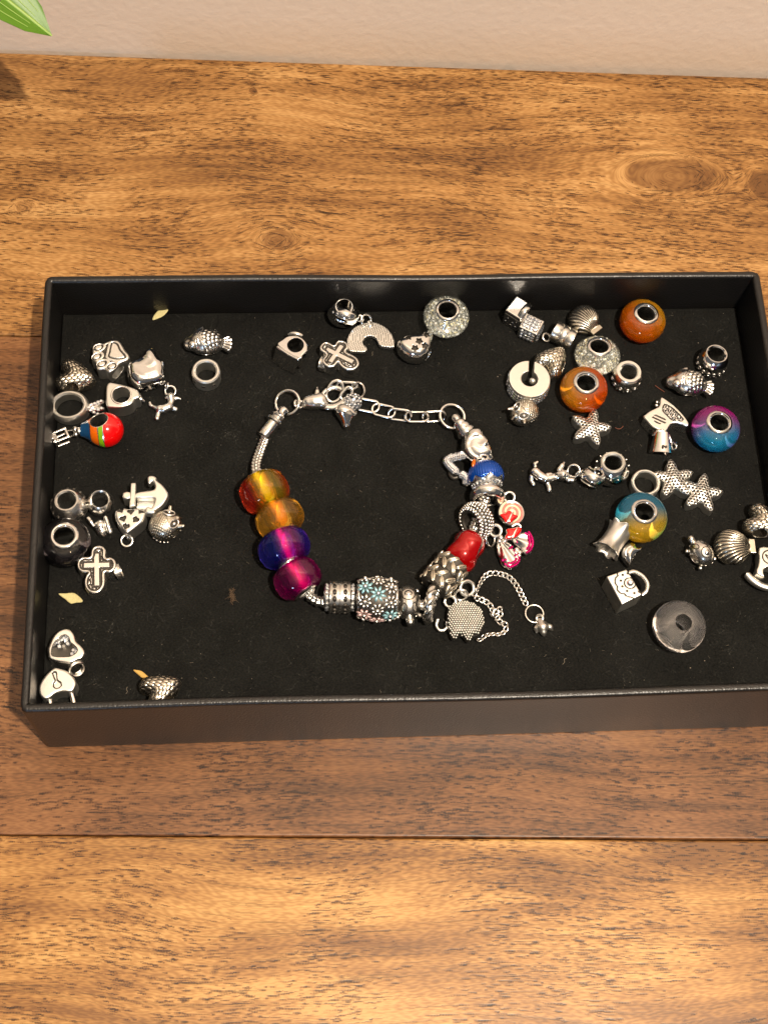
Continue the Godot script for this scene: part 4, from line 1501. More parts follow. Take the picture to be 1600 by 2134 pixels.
func anchor() -> void:
	var hook := flat(poly([-1.69, -5.14, -1.73, -6.9, -0.42, -7.32, 0.79, -6.56, 0.67, -5.97, 2.29, -4.48, 3.51, -2.84, 4.06, -1.37, 3.3, 0.65, 2.15, 2.07, 0.59, 3.2, 0.35, 4.06, -2.01, 4.01, -2.05, 2.56, -1.27, 2, -0.47, 2.45, 0.28, 0.59, -0.14, -0.44, -4.75, -0.53, -4.79, -2.13, -0.85, -2.78, 0.2, -3.2, 0.3, -4.37, -0.38, -5.55, -1.02, -4.69]))
	var bar := flat(poly([-6.31, -4.94, -4.86, -5.05, -4.95, 1.93, -6.51, 2.33]), 1)
	var eye := flat(poly([-8.34, -2.2, -6.37, -2.31, -6.32, -0.42, -8.29, -0.46]), 2)
	var t := thing("anchor_charm", "satin silver anchor charm lying on its side above the heart charm", "charm", Vector3(-73.07, 20.9, 2.28))
	part("hook", net(func(p: Vector3) -> float: return slab(hook.at(p.x, p.z), p.y - 5.4, 1.5, 0.5), Vector3(-6, 3.6, -8), Vector3(5, 7.2, 5), 0.17)[0], m.satin_silver, t)
	part("stock", net(func(p: Vector3) -> float: return slab(bar.at(p.x, p.z), p.y - 6.2, 1.0, 0.3), Vector3(-8, 5, -6), Vector3(-4.5, 7.5, 3.5), 0.17)[0], m.satin_silver, t)
	part("eye", net(func(p: Vector3) -> float: return slab(eye.at(p.x, p.z), p.y - 4.4, 2.6, 0.4), Vector3(-10, 1.5, -3), Vector3(-6, 7.3, 1), 0.18)[0], m.satin_silver, t)
	part("threading_tube", lathe(ring_prof(2.6, 2.0, 5.0), 32), m.silver, t, Vector3(-4.6, 2.6, 0.6), aim(Vector3(1, 0, 0.05)))


func heart_with_hearts() -> void:
	var o := flat(poly([-4.25, -2.24, -3.5, -3.24, -2.06, -3.57, -0.35, -3.17, 1.22, -3.36, 2.93, -3.11, 3.87, -2.37, 4.03, -1.21, 3.54, 0.36, 2.39, 1.63, -0.41, 3.99, -1.06, 3.98, -2.82, 1.95, -3.64, 0.64, -4.21, -0.95]))
	var little := [Vector3(-2.7, 6.5, -2.79), Vector3(0.07, 6.5, -2.3), Vector3(2.82, 6.5, -2.39), Vector3(-1.97, 6.5, -0.18), Vector3(1.44, 6.5, 0.17), Vector3(-1.12, 6.5, 2.12)]
	var lean := [0.5, 0.1, -0.6, 0.35, -0.7, -0.3]
	var hole := func(x: float, z: float) -> float:
		var best := 9.0
		for k in little.size():
			var q: Vector3 = little[k]
			var e := Vector2(x - q.x, z - q.z).rotated(lean[k]) / 0.95
			e.x = absf(e.x)
			var d := (Vector2(e.x - 0.42, e.y + 0.25).length() - 0.55)
			d = minf(d, maxf(e.x * 0.78 + e.y * 0.62 - 0.62, -e.y - 0.25))
			best = minf(best, d)
		return best
	var f := func(p: Vector3) -> float:
		return slab(o.at(p.x, p.z), p.y + (0.7 * clampf(-hole.call(p.x, p.z) * 5.0 + 0.3, 0, 1) if p.y > 5.0 else 0.0) - 3.3, 3.3, 0.8)
	var r := net(f, Vector3(-5.6, -0.2, -4.6), Vector3(5.6, 6.9, 5.4), 0.15, func(p: Vector3) -> int: return 1 if p.y > 5.0 and hole.call(p.x, p.z) < 0.0 else 0, 2)
	var t := thing("strawberry_heart_bead", "silver heart bead with small sunken hearts and a ring at its point", "charm", Vector3(-79.28, 20.9, 8))
	put([["body", r[0], m.satin_silver], ["sunken_hearts", r[1], m.black_silver]], t)
	part("stub", chain_blob([[Vector4(-0.98, 4, 2.94, 0.7), Vector4(-0.78, 3.2, 3.9, 0.6)]], 0.3, 0.2), m.silver, t)
	part("ring", torus(1.55, 0.4), m.silver, t, [Vector3(-1.32, 1.8, 4.46)][0], Basis(Vector3(1, 0, 0), 0.25))


func charms_middle() -> void:
	# knobbly polished bead against the back wall
	var nut := thing("faceted_silver_bead", "polished silver bead with bent facets and a round hole at the back wall", "silver bead", Vector3(-18.46, 20.9, -58.27))
	var nf := func(p: Vector3) -> float:
		var q := p - Vector3(0, 4.2, 0)
		var d := egg(q, Vector3(4.9, 4.3, 4.3))
		for n in [Vector3(0.9, 0.4, 0.3), Vector3(0.5, 0.3, 0.9), Vector3(-0.8, 0.5, 0.4), Vector3(-0.2, 0.6, 0.8), Vector3(0.8, 0.5, -0.5), Vector3(-0.7, 0.5, -0.6), Vector3(0.2, -0.1, 1.0)]:
			d = maxf(d, q.dot(n.normalized()) - 4.15)
		d = minf(d, maxf(absf(bore(q, Vector3.ZERO, Vector3.UP) - 2.4) - 0.35, absf(q.y) - 4.0))
		return maxf(d, 2.1 - bore(q, Vector3.ZERO, Vector3(0, 1, -0.08).normalized()))
	part("body", net(nf, Vector3(-5.3, -0.4, -5), Vector3(5.3, 8.9, 5), 0.17)[0], m.polished_silver, nut)
	var purse := thing("signet_bead", "plain polished silver bead shaped like a signet ring, alone right of the left fish", "silver bead", Vector3(-34.68, 20.9, -45.04))
	var po := flat(poly([-3.47, -0.37, -2.05, -2.35, -0.36, -3.54, 1.74, -3.67, 3.68, -2.84, 5.03, -0.9, 4.99, 1.34, 3.56, 3.08, 2.57, 4.02]))
	var pb := flat(poly([-3.47, -0.37, -0.58, 1.75, 2.57, 4.02, 2.28, 4.49, -1.01, 2.54, -3.76, 0.27]), 2)
	var pf := func(p: Vector3) -> float:
		var d: float = slab(po.at(p.x, p.z), p.y - 5.2, 2.9, 0.4)
		var lean := p.y - 8.1
		d = minf(d, slab(pb.at(p.x - lean * 0.18, p.z + lean * 0.06), p.y - 4.1, 4.0, 0.4))
		return maxf(d, 2.35 - Vector2(p.x - 1.7, p.z + 0.4).length())
	part("body", net(pf, Vector3(-6, -0.2, -4.4), Vector3(6, 8.6, 5.4), 0.18)[0], m.polished_silver, purse)
	part("clip", tube(curve([Vector3(-0.35, 6.5, -4.9), Vector3(0.78, 7.2, -4.96), Vector3(2.31, 7.4, -4.66), Vector3(3.71, 6.8, -4.35)], 5), 0.6, false, 8, null, 0.6), m.silver, purse)
	# rainbow pendant on its bail
	var bow := thing("rainbow_pendant", "flat brushed silver rainbow pendant hanging from a tilted crystal ring bead", "charm", Vector3(-10.72, 20.9, -50.98))
	var ro := flat(poly([-7.03, 1.14, -6.3, -1.39, -4.58, -3.68, -2.1, -4.89, 0.28, -5.44, 2.7, -4.83, 5, -3.15, 6.54, -0.74, 7.07, 1.73, 6.72, 3.2, 4.72, 3.25, 2.74, 2.74, 2.09, 1.34, 1.36, -0.06, -0.12, -0.66, -1.57, -0.1, -2.33, 1.28, -1.95, 2.51, -1.14, 3.58, -2.04, 4.79, -4.87, 4.67, -6.56, 4.16]), 3, 0.22)
	var rf := func(p: Vector3) -> float:
		return slab(ro.at(p.x, p.z), p.y - 1.7, 0.75, 0.25) - 0.03 * cos((p.x + p.z * -0.16) * 9.0 + 1.3 * sin(p.z * 1.1))
	var rr := net(rf, Vector3(-8.4, 0.6, -6.0), Vector3(8.4, 2.9, 5.4), 0.15, func(p: Vector3) -> int: return 1 if p.y > 1.9 and cos((p.x + p.z * -0.16) * 9.0 + 1.3 * sin(p.z * 1.1)) < -0.86 else 0, 2)
	put([["plate", rr[0], m.satin_silver], ["brush_lines", rr[1], m.black_silver, 1]], bow)
	part("bail_bead", lathe(ring_prof(4.0, 2.75, 3.6, 0.3, 0.6), 40), m.polished_silver, bow, [Vector3(-7.72, 3.6, -5.4)][0], aim(Vector3(0.22, 0.62, -0.75)) * Basis.from_scale(Vector3(1, 1, 1)))
	var st := []
	for k in 7:
		var a := -0.6 + k * 0.45
		var bb := aim(Vector3(0.22, 0.62, -0.75))
		var w: Vector3 = bb * Vector3(cos(a + 2.2) * 4.2, 1.8, sin(a + 2.2) * 4.2)
		st.append([[Vector3(-7.72, 3.6, -5.4)][0] + w, bb * Vector3(cos(a + 2.2), 0, sin(a + 2.2))])
	part("crystals", gems(st, 0.55, 0.35), m.crystal, bow)
	part("jump_ring", torus(1.7, 0.35), m.silver, bow, [Vector3(-1.12, 3.2, -5.56)][0], aim(Vector3(0.5, 0.7, 0.5)))
	part("link", torus(1.1, 0.4), m.silver, bow, [Vector3(-3.11, 3.4, -6.13)][0], aim(Vector3(-0.6, 0.4, 0.7)))
	part("tab", chain_blob([[Vector4(-0.24, 2.4, -5.2, 0.7), Vector4(0.01, 2.2, -4.16, 0.9)]], 0.3, 0.2), m.satin_silver, bow)
	var cross := cast(cross_mould(), "cross_bead", "silver cross with engraved inner cross tilted to the lower right below the rainbow", "charm", Vector3(-20.99, 20.9, -43.89), -57, "cross beads", 0.94)
	part("bail", lathe(ring_prof(2.4, 2.0, 1.8), 30), m.silver, cross, Vector3(-3.9, 2.4, -3.2), aim(Vector3(0.2, 0.25, 1)))
	# heart with star cut-outs
	var t := thing("star_heart_bead", "polished puffed heart with sunken stars left of the pale glitter bead", "charm", Vector3(2.15, 20.9, -46.46))
	var ho := flat(poly([-5.53, 0.09, -5.17, -1.69, -3.85, -2.49, -2.67, -3.45, -0.52, -3.75, 1.48, -3.89, 3.25, -5.01, 4.97, -5.16, 5.59, -3.35, 5.26, -0.09, 4.11, 2.64, 1.89, 4.39, -0.66, 4.51, -2.74, 3.84, -4.64, 2.2]))
	var stars := [Vector3(-2.14, 6.5, -1.75), Vector3(0.99, 7.2, -0.33), Vector3(3.29, 6.4, -2.55), Vector3(-0.36, 6.6, 2.05), Vector3(2.67, 6.4, 1.17)]
	var sd := func(x: float, z: float) -> float:
		var best := 9.0
		for q: Vector3 in stars:
			var e := Vector2(x - q.x, z - q.z)
			var a := absf(fposmod(e.angle() + q.x, TAU / 5) - TAU / 10)
			best = minf(best, e.length() * (1.0 + 1.1 * (TAU / 10 - a)) - 1.15 if e.length() < 2.5 else 9.0)
		return best
	var hf := func(p: Vector3) -> float:
		var d: float = puff(ho.at(p.x, p.z), p.y - 3.7, 3.7, 2.4)
		if p.y > 3.7 and absf(d) < 1.0:
			d += 0.5 * clampf(-sd.call(p.x, p.z) * 5.0 + 0.2, 0, 1)
		return maxf(d, 1.9 - bore(p, Vector3(0, 3.4, 0.6), Vector3(1, 0.0, 0.35).normalized()))
	var hr := net(hf, Vector3(-6.4, -0.2, -5.4), Vector3(6.4, 7.8, 5.4), 0.15, func(p: Vector3) -> int: return 1 if p.y > 4.0 and sd.call(p.x, p.z) < 0.02 else 0, 2)
	put([["body", hr[0], m.polished_silver], ["sunken_stars", hr[1], m.black_silver]], t)
	glitter_bead("pale glitter glass bead with silver core at the back wall left of centre", Vector3(11.8, 20.9, -55.76), Basis.from_euler(Vector3(0.10, 0.2, 0.03)), 4.0, 5, 6.3)


func charms_right() -> void:
	# box bead with an arched band
	var bx := thing("box_bead", "square polished silver bead with a strap arch and tiny dark stars on its side", "silver bead", Vector3(33.42, 20.9, -57.68))
	bx.rotation.y = -0.66
	part("body", block(Vector3(5.8, 7.6, 6.4), 0.5), m.polished_silver, bx, Vector3(0, 3.85, 0))
	part("strap", tube(curve([Vector3(2.2, 7.5, -2.9), Vector3(2.2, 8.7, -1.2), Vector3(2.2, 8.8, 0.8), Vector3(2.2, 7.5, 2.6)], 8), 1.1, false, 10, null, 0.5), m.polished_silver, bx)
	part("side_panel", block(Vector3(5.0, 5.2, 0.3), 0.12), m.black_silver, bx, Vector3(0, 3.6, 3.2))
	var dots := []
	for q in [Vector2(-1.2, 1.2), Vector2(0.6, 0.4), Vector2(1.7, 1.6), Vector2(-1.8, -0.8), Vector2(0.2, -1.2), Vector2(1.6, -0.9)]:
		dots.append([Vector3(q.x, 3.6 + q.y, 3.36), Vector3(0, 0, 1)])
	part("star_studs", gems(dots, 0.45, 0.25, 5), m.polished_silver, bx)
	var cube := thing("crystal_cube_bead", "square bead set with pale crystals between the box bead and the ribbed tube", "silver bead", Vector3(37.22, 20.9, -53.12))
	cube.rotation.y = -0.52
	part("frame", block(Vector3(6.0, 5.8, 5.6), 0.4), m.silver, cube, Vector3(0, 2.95, 0))
	var top := []
	for i in 4:
		for k in 4:
			top.append([Vector3(-1.8 + i * 1.2, 5.85, -1.65 + k * 1.1), Vector3(0.04 * i, 1, 0.05 * k)])
	part("table_stones", gems(top, 0.72, 0.45, 6), m.crystal, cube)
	var sidest := []
	for i in 4:
		for k in 3:
			sidest.append([Vector3(-1.8 + i * 1.2, 1.6 + k * 1.4, 2.8), Vector3(0, 0.1, 1)])
			sidest.append([Vector3(3.0, 1.6 + k * 1.4, -1.6 + i * 1.1), Vector3(1, 0.1, 0)])
	part("side_stones", gems(sidest, 0.66, 0.45, 6), m.crystal, cube)
	var tubeb := thing("ribbed_tube_bead", "short open silver tube with ribs lying beside the crystal cube", "silver bead", Vector3(46.71, 20.9, -50.49))
	part("tube", lathe(poly([2.7, -3.2, 2.95, -3.4, 3.25, -3.2, 3.3, -1.4, 3.05, -1.1, 3.3, -0.8, 3.3, 0.6, 3.05, 0.9, 3.3, 1.2, 3.25, 3.2, 2.95, 3.4, 2.7, 3.2]), 40), m.silver, tubeb, Vector3(0, 3.3, 0), aim(Vector3(-0.88, 0.12, -0.5)))
	part("bail", torus(1.2, 0.35), m.silver, tubeb, [Vector3(-4.75, 2, -0.15)][0], aim(Vector3(0.3, 0.9, 0.3)))
	cast(shell_mould(), "scallop_shell_charm", "dark grooved silver scallop shell between the glitter bead and the back wall", "charm", Vector3(53.87, 20.9, -55.78), 52, "scallop shells", 0.86)
	glass_bead("amber orange glass bead with silver core alone at the back wall", Vector3(70.95, 20.9, -54.3), 6.85, 4.0, two_dyes(Vector3(-0.7, 0, 0.7), Color(0.92, 0.50, 0.03), Color(0.95, 0.20, 0.0), -1.0, 5.0), Basis.from_euler(Vector3(-0.03, 0, -0.05)))
	glitter_bead("pale glitter glass bead wedged between the shell, an orange bead and a ring bead", Vector3(56.17, 20.9, -43.14), Basis.from_euler(Vector3(-0.12, 0.5, -0.03)), 3.9, 8)
	cast(heart_feather(), "feather_heart_bead", "puffed silver heart with feather scales between the split ring bead and the ribbed tube", "charm", Vector3(42.66, 20.9, -41.38), -48, "feather hearts", 0.92)
	# split ring
	var clip := thing("split_ring_bead", "flat topped silver ring bead split open with crystal sides above the right owl", "silver bead", Vector3(35.03, 20.9, -34.62))
	var cf := func(p: Vector3) -> float:
		var r := Vector2(p.x, p.z)
		var d := maxf(absf(r.length() - 4.25) - 1.62, absf(p.y - 2.9) - 2.7)
		d = maxf(d, -maxf(absf(p.x - 0.4 - p.z * -0.12) - 0.95, p.z) if p.z < 0 else d)
		if p.z > 0:
			d = maxf(d, 0.12 - absf(p.x - 2.2 + 1.2 * sin(p.z * 0.75)))
		return d - 0.15
	part("ring", net(cf, Vector3(-6.4, -0.2, -6.4), Vector3(6.4, 6.1, 6.4), 0.17)[0], m.satin_silver, clip)
	var cg := []
	for k in 17:
		for h in 3:
			var a := 0.25 + k * 0.165
			cg.append([Vector3(cos(a) * 5.95, 1.2 + h * 1.4, sin(a) * 5.95), Vector3(cos(a), 0.1, sin(a))])
			var a2 := PI + 0.1 + k * 0.06
			cg.append([Vector3(cos(a2) * 5.95, 1.2 + h * 1.4, sin(a2) * 5.95), Vector3(cos(a2), 0.1, sin(a2))])
	part("crystals", gems(cg, 0.6, 0.4, 6), m.crystal, clip)
	part("hinge_pin", balls([Vector4(1.1, 3.6, -0.2, 1.1)], 1.3, 8, 12), m.polished_silver, clip)
	cast(owl_mould(), "owl_bead", "silver owl bead facing down left with dark hollow body below the split ring", "charm", Vector3(32.85, 20.9, -24.5), 148, "owl beads", 0.86)
	glass_bead("orange glass bead with silver core between the split ring and the small ring bead", Vector3(50.84, 20.9, -31.38), 6.95, 4.0, two_dyes(Vector3(-1, 0, -0.2), Color(0.96, 0.14, 0.0), Color(0.95, 0.42, 0.02), 0.5, 5.0))
	cast(star_mould(), "starfish_bead", "silver starfish with dark pits directly below the orange bead", "charm", Vector3(51.97, 20.9, -19.71), 19, "starfish beads", 0.98)
	cast(star_mould(), "starfish_bead", "silver starfish with dark pits, the left one of a touching pair", "charm", Vector3(74.3, 20.9, -2.73), -2, "starfish beads", 1.0)
	cast(star_mould(), "starfish_bead", "silver starfish with dark pits, the right one of a touching pair", "charm", Vector3(81.94, 20.9, 1.79), 16, "starfish beads", 1.0)
	var small := ring_bead("barrel_ring_bead", "small silver ring bead with engraved sides right of the orange bead", Vector3(64.41, 20.9, -36.15), 3.9, 2.4, 6.6, 0.35, m.silver)
	ornament(small, 4.25, 2.6, 12)
	cast(fish_mould(), "fish_bead", "silver fish with a pointed snout and pleated tail touching a round ring bead", "charm", Vector3(82.44, 20.9, -33.31), 14, "fish beads", 1.02)
	var knob := ring_bead("knob_ring_bead", "round silver ring bead with ornate foot at the upper right behind the fish", Vector3(90.72, 20.9, -40.72), 3.5, 2.55, 7.2, 1.0, m.polished_silver, Vector3(-5, 0, -3), 0.2)
	ornament(knob, 4.45, 2.2, 16)
	dress()
	var pot := thing("bucket_charm", "tiny polished silver bucket with a raised handle below the dress charm", "charm", Vector3(72.17, 20.9, -14.27))
	part("bucket", lathe(poly([0.05, -3.2, 1.9, -3.2, 2.2, -3.0, 3.3, 2.6, 3.45, 3.0, 3.1, 3.1, 2.0, -2.4, 0.05, -2.5]), 36, false), m.polished_silver, pot, Vector3(0, 3.3, 0), aim(Vector3(-0.1, -0.35, 1)))
	part("handle", tube(curve([Vector3(-2.14, 4.2, -2.08), Vector3(-1.16, 5.2, -2.8), Vector3(0.47, 5.4, -2.68), Vector3(1.83, 5, -1.46), Vector3(2.64, 4.2, 0.33)], 6), 0.5), m.silver, pot)
	part("ear_ring", torus(1.0, 0.34), m.silver, pot, [Vector3(3.67, 2.6, 0.8)][0], aim(Vector3(0.5, 0.9, 0.2)))
	part("studs", balls([Vector4(-0.48, 6.2, 2.48, 0.45), Vector4(0.45, 5.8, 2.46, 0.4)]), m.black_silver, pot)
	glass_bead("magenta to blue glass bead with silver core beside the right tray wall", Vector3(88.23, 20.9, -17.86), 7.0, 4.0, two_dyes(Vector3(0, 0, 1), Color(0.62, 0.02, 0.36), Color(0.03, 0.42, 0.80), 0.2, 4.6, Color(0.02, 0.46, 0.80), 4.5))
	dachshund()
	var big := ring_bead("large_ring_bead", "large round silver bead with a rimmed hole right of the small dog", Vector3(56.86, 20.9, -5.28), 3.6, 2.5, 7.6, 1.5, m.polished_silver, Vector3(-6, 0, 5), 0.3)
	part("rim", lathe(ring_prof(3.5, 2.5, 0.8), 36), m.satin_silver, big, Vector3(0, 7.3, 0))
	var nub := []
	for k in 14:
		var a := TAU * k / 14
		nub.append(Vector4(cos(a) * 4.75, 5.5, sin(a) * 4.75, 0.26))
	part("beading", balls(nub), m.silver, big)
	ring_bead("thin_ring_bead", "thin flat silver ring between the large bead and the starfish pair", Vector3(65.94, 20.9, -1.53), 4.15, 3.2, 4.2, 0.0, m.satin_silver)
	glass_bead("teal to yellow glass bead with silver core below the thin ring", Vector3(63.12, 20.9, 9.71), 7.3, 4.1, two_dyes(Vector3(0.12, 0, 1), Color(0.02, 0.30, 0.50), Color(0.96, 0.60, 0.03), 1.3, 3.2))
	var crown := thing("fluted_tube_bead", "satin silver tube bead with flared wavy ends beside the yellow glass bead", "silver bead", Vector3(54.91, 20.9, 15.87))
	var wave := func(p: Vector3) -> float:
		var e := absf(p.y) / 4.2
		var a := atan2(p.z, p.x)
		var r := 3.35 + 0.75 * pow(e, 3.0) + 0.28 * sin(a * 7.0) * e * e
		var q := Vector2(p.x * 0.94, p.z * 1.06).length()
		return maxf(maxf(absf(q - r + 0.45) - 0.45, absf(p.y) - 4.25 - 0.25 * sin(a * 7.0)), -9.0) * 0.9
	part("tube", net(wave, Vector3(-4.9, -4.7, -4.9), Vector3(4.9, 4.7, 4.9), 0.19)[0], m.satin_silver, crown, Vector3(0, 3.9, 0), aim(Vector3(0.6, 0.05, -0.78)))
	var mini := thing("small_heart_bead", "small puffed silver heart at the lower right end of the fluted tube", "charm", Vector3(59.09, 20.9, 19.33))
	var mo := flat(poly([-2.52, 0.67, -1.93, -1.06, -0.56, -2.33, 0.72, -2.74, 1.76, -2.28, 2.44, -1.11, 3.29, -1.38, 3.74, -0.5, 3.06, 0.65, 1.87, 1.49, 0.73, 3.19, -0.36, 4.46, -1.35, 3.58, -2.16, 2.26]), 3, 0.2)
	part("body", net(func(p: Vector3) -> float: return puff(mo.at(p.x, p.z), p.y - 2.6, 2.6, 2.6), Vector3(-3.6, -0.2, -4), Vector3(5, 5.5, 5.5), 0.17)[0], m.polished_silver, mini)
	handbag()
	var clear := thing("clear_glass_bead", "clear colourless glass bead with a bare hole, nearest the front wall on the right", "glass bead", Vector3(69.9, 20.9, 42.18))
	clear.basis = Basis.from_euler(Vector3(0.06, 0, -0.05))
	clear.position.y += 4.5 * U
	part("glass", lathe(glass_profile(7.25, 4.3, 2.35, 3.3), 56), m.clear_glass, clear)
	cast(turtle_mould(), "turtle_bead", "silver turtle bead with a round boss left of the lower scallop shell", "charm", Vector3(79.19, 20.9, 20.57), -32, "turtle beads", 0.86)
	cast(shell_mould(), "scallop_shell_charm", "bright grooved silver scallop shell right of the loose turtle bead", "charm", Vector3(88.62, 20.9, 18.64), 2, "scallop shells", 0.94)
	cast(heart_feather(), "feather_heart_bead", "puffed silver heart with feather scales cut by the right picture edge", "charm", Vector3(98.13, 20.9, 11.94), 30, "feather hearts", 1.0)
	# compass stand at the very edge
	var st := thing("compass_bead", "bright silver bead with a circled compass letter and a curved foot at the right edge", "charm", Vector3(97.1, 20.9, 26.01))
	var top2 := flat(poly([-1.66, -6.24, 0.96, -6.33, 4.27, -5.53, 4.32, -3.21, 3.01, -0.07, 3.34, 2.22, -0.18, 3, -3.63, 1.49, -2.75, -0.78, -2.15, -2.92]), 2)
	var body := func(p: Vector3) -> float:
		return maxf(slab(top2.at(p.x, p.z), p.y - 3.0, 2.4, 0.4), 2.0 - Vector2(p.x - 0.2, p.z - 1.4).length())
	part("body", net(body, Vector3(-4.4, 0.3, -6.8), Vector3(4.8, 5.7, 3.6), 0.18)[0], m.satin_silver, st)
	part("circle", torus(2.05, 0.2), m.black_silver, st, [Vector3(0.78, 5.42, -3.27)][0])
	var letter := TextMesh.new()
	letter.text = "N"
	letter.font = SystemFont.new()
	letter.font.font_names = PackedStringArray(["Droid Sans"])
	letter.font_size = 32
	letter.pixel_size = 0.0001
	letter.depth = 0.00035
	part("letter", letter, m.black_silver, st, [Vector3(0.78, 5.42, -3.27)][0], Basis(Vector3.UP, 0.5) * Basis(Vector3(1, 0, 0), -PI / 2))
	part("foot", tube(curve([Vector3(-5.65, 2.6, 0.53), Vector3(-4.29, 2.6, 2.42), Vector3(-2.21, 2.6, 4.04), Vector3(0.27, 2.6, 4.82), Vector3(3.47, 2.6, 4.46)], 6), 1.1, false, 10), m.satin_silver, st)


func ornament(t: Node3D, r: float, y: float, count: int) -> void:
	var l := []
	var b := []
	for k in count:
		var a := TAU * k / count
		l.append([torus(0.62, 0.17, 0.5, 12), Transform3D(aim(Vector3(cos(a), 0, sin(a))), Vector3(cos(a) * r, y, sin(a) * r))])
		b.append(Vector4(cos(a + PI / count) * r, y + 1.2, sin(a + PI / count) * r, 0.24))
		b.append(Vector4(cos(a + PI / count) * r, y - 1.1, sin(a + PI / count) * r, 0.24))
	part("scroll_trim", join(l), m.silver, t)
	part("beading", balls(b), m.black_silver, t)


func dress() -> void:
	var o := flat(poly([-1.24, -6.17, -0.38, -6.16, 2.55, -3.42, 4.87, -0.39, 6.09, 2.29, 5.26, 3.21, 2.98, 2.24, 0.68, 2.51, -1.18, 4.97, -2.81, 4.48, -4.91, 3.2, -6.24, 1.31, -6.93, -0.11, -5.17, -1.81, -3.06, -2.88, -1.81, -3.8]))
	var pan := flat(poly([-0.35, -4.1, 2.01, -2.48, 4.55, 1.01, 2.92, 1.61, 1.38, 1.43, 0.02, -0.16, -1.19, -1.9]), 2, 0.17)
	var fold := flat(poly([-4.49, -0.39, -3.32, -0.68, -1.94, -0.35, -0.93, 0.61, -0.65, 1.87, -1.72, 2.47, -3.37, 2.13, -4.37, 1.02]), 2, 0.17)
	var deep := func(p: Vector3) -> float:
		var d: float = pan.at(p.x, p.z)
		if d < 0.1:
			var e := clampf((0.2 - absf(d)) * 8.0, 0, 1)
			return maxf(e, clampf(sin(p.x * 6.3 + 1.5 * sin(p.z * 5.0)) * sin(p.z * 6.8 + p.x * 2.0) * 4.0, 0, 1))
		return clampf(-sin((p.x * 0.5 - p.z * 0.9) * 6.0) * 3.0 - 0.8, 0, 1) if fold.at(p.x, p.z) < 0.0 else 0.0
	var f := func(p: Vector3) -> float:
		var y: float = p.y + (0.35 * deep.call(p) if p.y > 3.6 else 0.0)
		return maxf(slab(o.at(p.x, p.z), y - 2.6, 2.5, 0.45), 1.6 - bore(p, Vector3(0, 1.8, 0), Vector3(0.7, 0, -0.72).normalized()))
	var r := net(f, Vector3(-7.4, -0.1, -6.4), Vector3(7.2, 5.4, 5.6), 0.15, func(p: Vector3) -> int: return 1 if p.y > 3.6 and deep.call(p) > 0.5 else 0, 2)
	var t := thing("dress_charm", "flared silver dress charm with a scrolled skirt panel beside the magenta bead", "charm", Vector3(74.48, 20.9, -21.95))
	put([["body", r[0], m.silver], ["engraving", r[1], m.black_silver]], t)
	part("collar_studs", balls([Vector4(-6.1, 3, -0.97, 0.6), Vector4(-2.35, 3.4, -4.49, 0.6), Vector4(-1.96, 3, -5.81, 0.5)]), m.silver, t)


func dachshund() -> void:
	var t := thing("dog_charm", "little silver dog with upright ears dangling from a tilted ring bead", "charm", Vector3(39.57, 20.9, -4.92))
	part("body", chain_blob([[Vector4(-4.82, 2.4, -1.12, 1.55), Vector4(-3.66, 2.3, 0.07, 1.35), Vector4(-2.06, 2.2, 0.96, 1.2), Vector4(-0.5, 2.1, 0.79, 1.15), Vector4(1.02, 2.3, 0.46, 0.95)], [Vector4(1.03, 2.4, 0.2, 0.9), Vector4(2.84, 2.5, -0.02, 1.6), Vector4(4.1, 2.3, 0.22, 1.1)]], 0.8, 0.18), m.polished_silver, t)
	part("tail", chain_blob([[Vector4(-4.71, 2.4, -2.48, 0.6), Vector4(-4.78, 2.6, -3.61, 0.5), Vector4(-4.07, 2.8, -4.11, 0.4)]], 0.4, 0.16), m.polished_silver, t)
	part("leg", chain_blob([[Vector4(-5.9, 1.6, -0.15, 0.75), Vector4(-6.06, 1.2, 0.88, 0.7), Vector4(-5.44, 1, 2.01, 0.75)]], 0.4, 0.17), m.polished_silver, t)
	part("leg", chain_blob([[Vector4(-1.61, 1.6, 1.6, 0.8), Vector4(-1.11, 1.2, 2.94, 0.7), Vector4(-1.02, 1, 3.91, 0.85)]], 0.4, 0.17), m.polished_silver, t)
	part("front_paw", chain_blob([[Vector4(-1.52, 2.8, 0.04, 0.7), Vector4(-0.63, 2.6, -0.19, 0.7)]], 0.3, 0.17), m.polished_silver, t)
	part("ear", chain_blob([[Vector4(2.05, 3, -1.47, 0.8), Vector4(2.97, 3.2, -2.72, 0.6), Vector4(3.61, 3.2, -3.63, 0.3)]], 0.5, 0.16), m.silver, t)
	part("ear", chain_blob([[Vector4(4.48, 2.6, 1.57, 0.8), Vector4(5.61, 2.4, 1.65, 0.7), Vector4(6.5, 2.2, 1.43, 0.35)]], 0.5, 0.16), m.silver, t)
	part("eyes", balls([Vector4(0.77, 4, 0.19, 0.4), Vector4(2.28, 4.1, 1.62, 0.4)]), m.black_silver, t)
	part("jump_ring", torus(1.75, 0.3), m.silver, t, [Vector3(6.28, 2.6, -1.27)][0], aim(Vector3(-0.3, 0.8, 0.4)))
	part("bail", torus(1.1, 0.3), m.silver, t, [Vector3(7.85, 2.6, -0.33)][0], aim(Vector3(0.3, 0.2, 0.9)))
	part("ring_bead", lathe(ring_prof(3.2, 2.3, 4.0, 0.45, 0.6), 40), m.polished_silver, t, [Vector3(10.37, 2.4, 2.65)][0], aim(Vector3(0.42, 0.62, -0.62)))


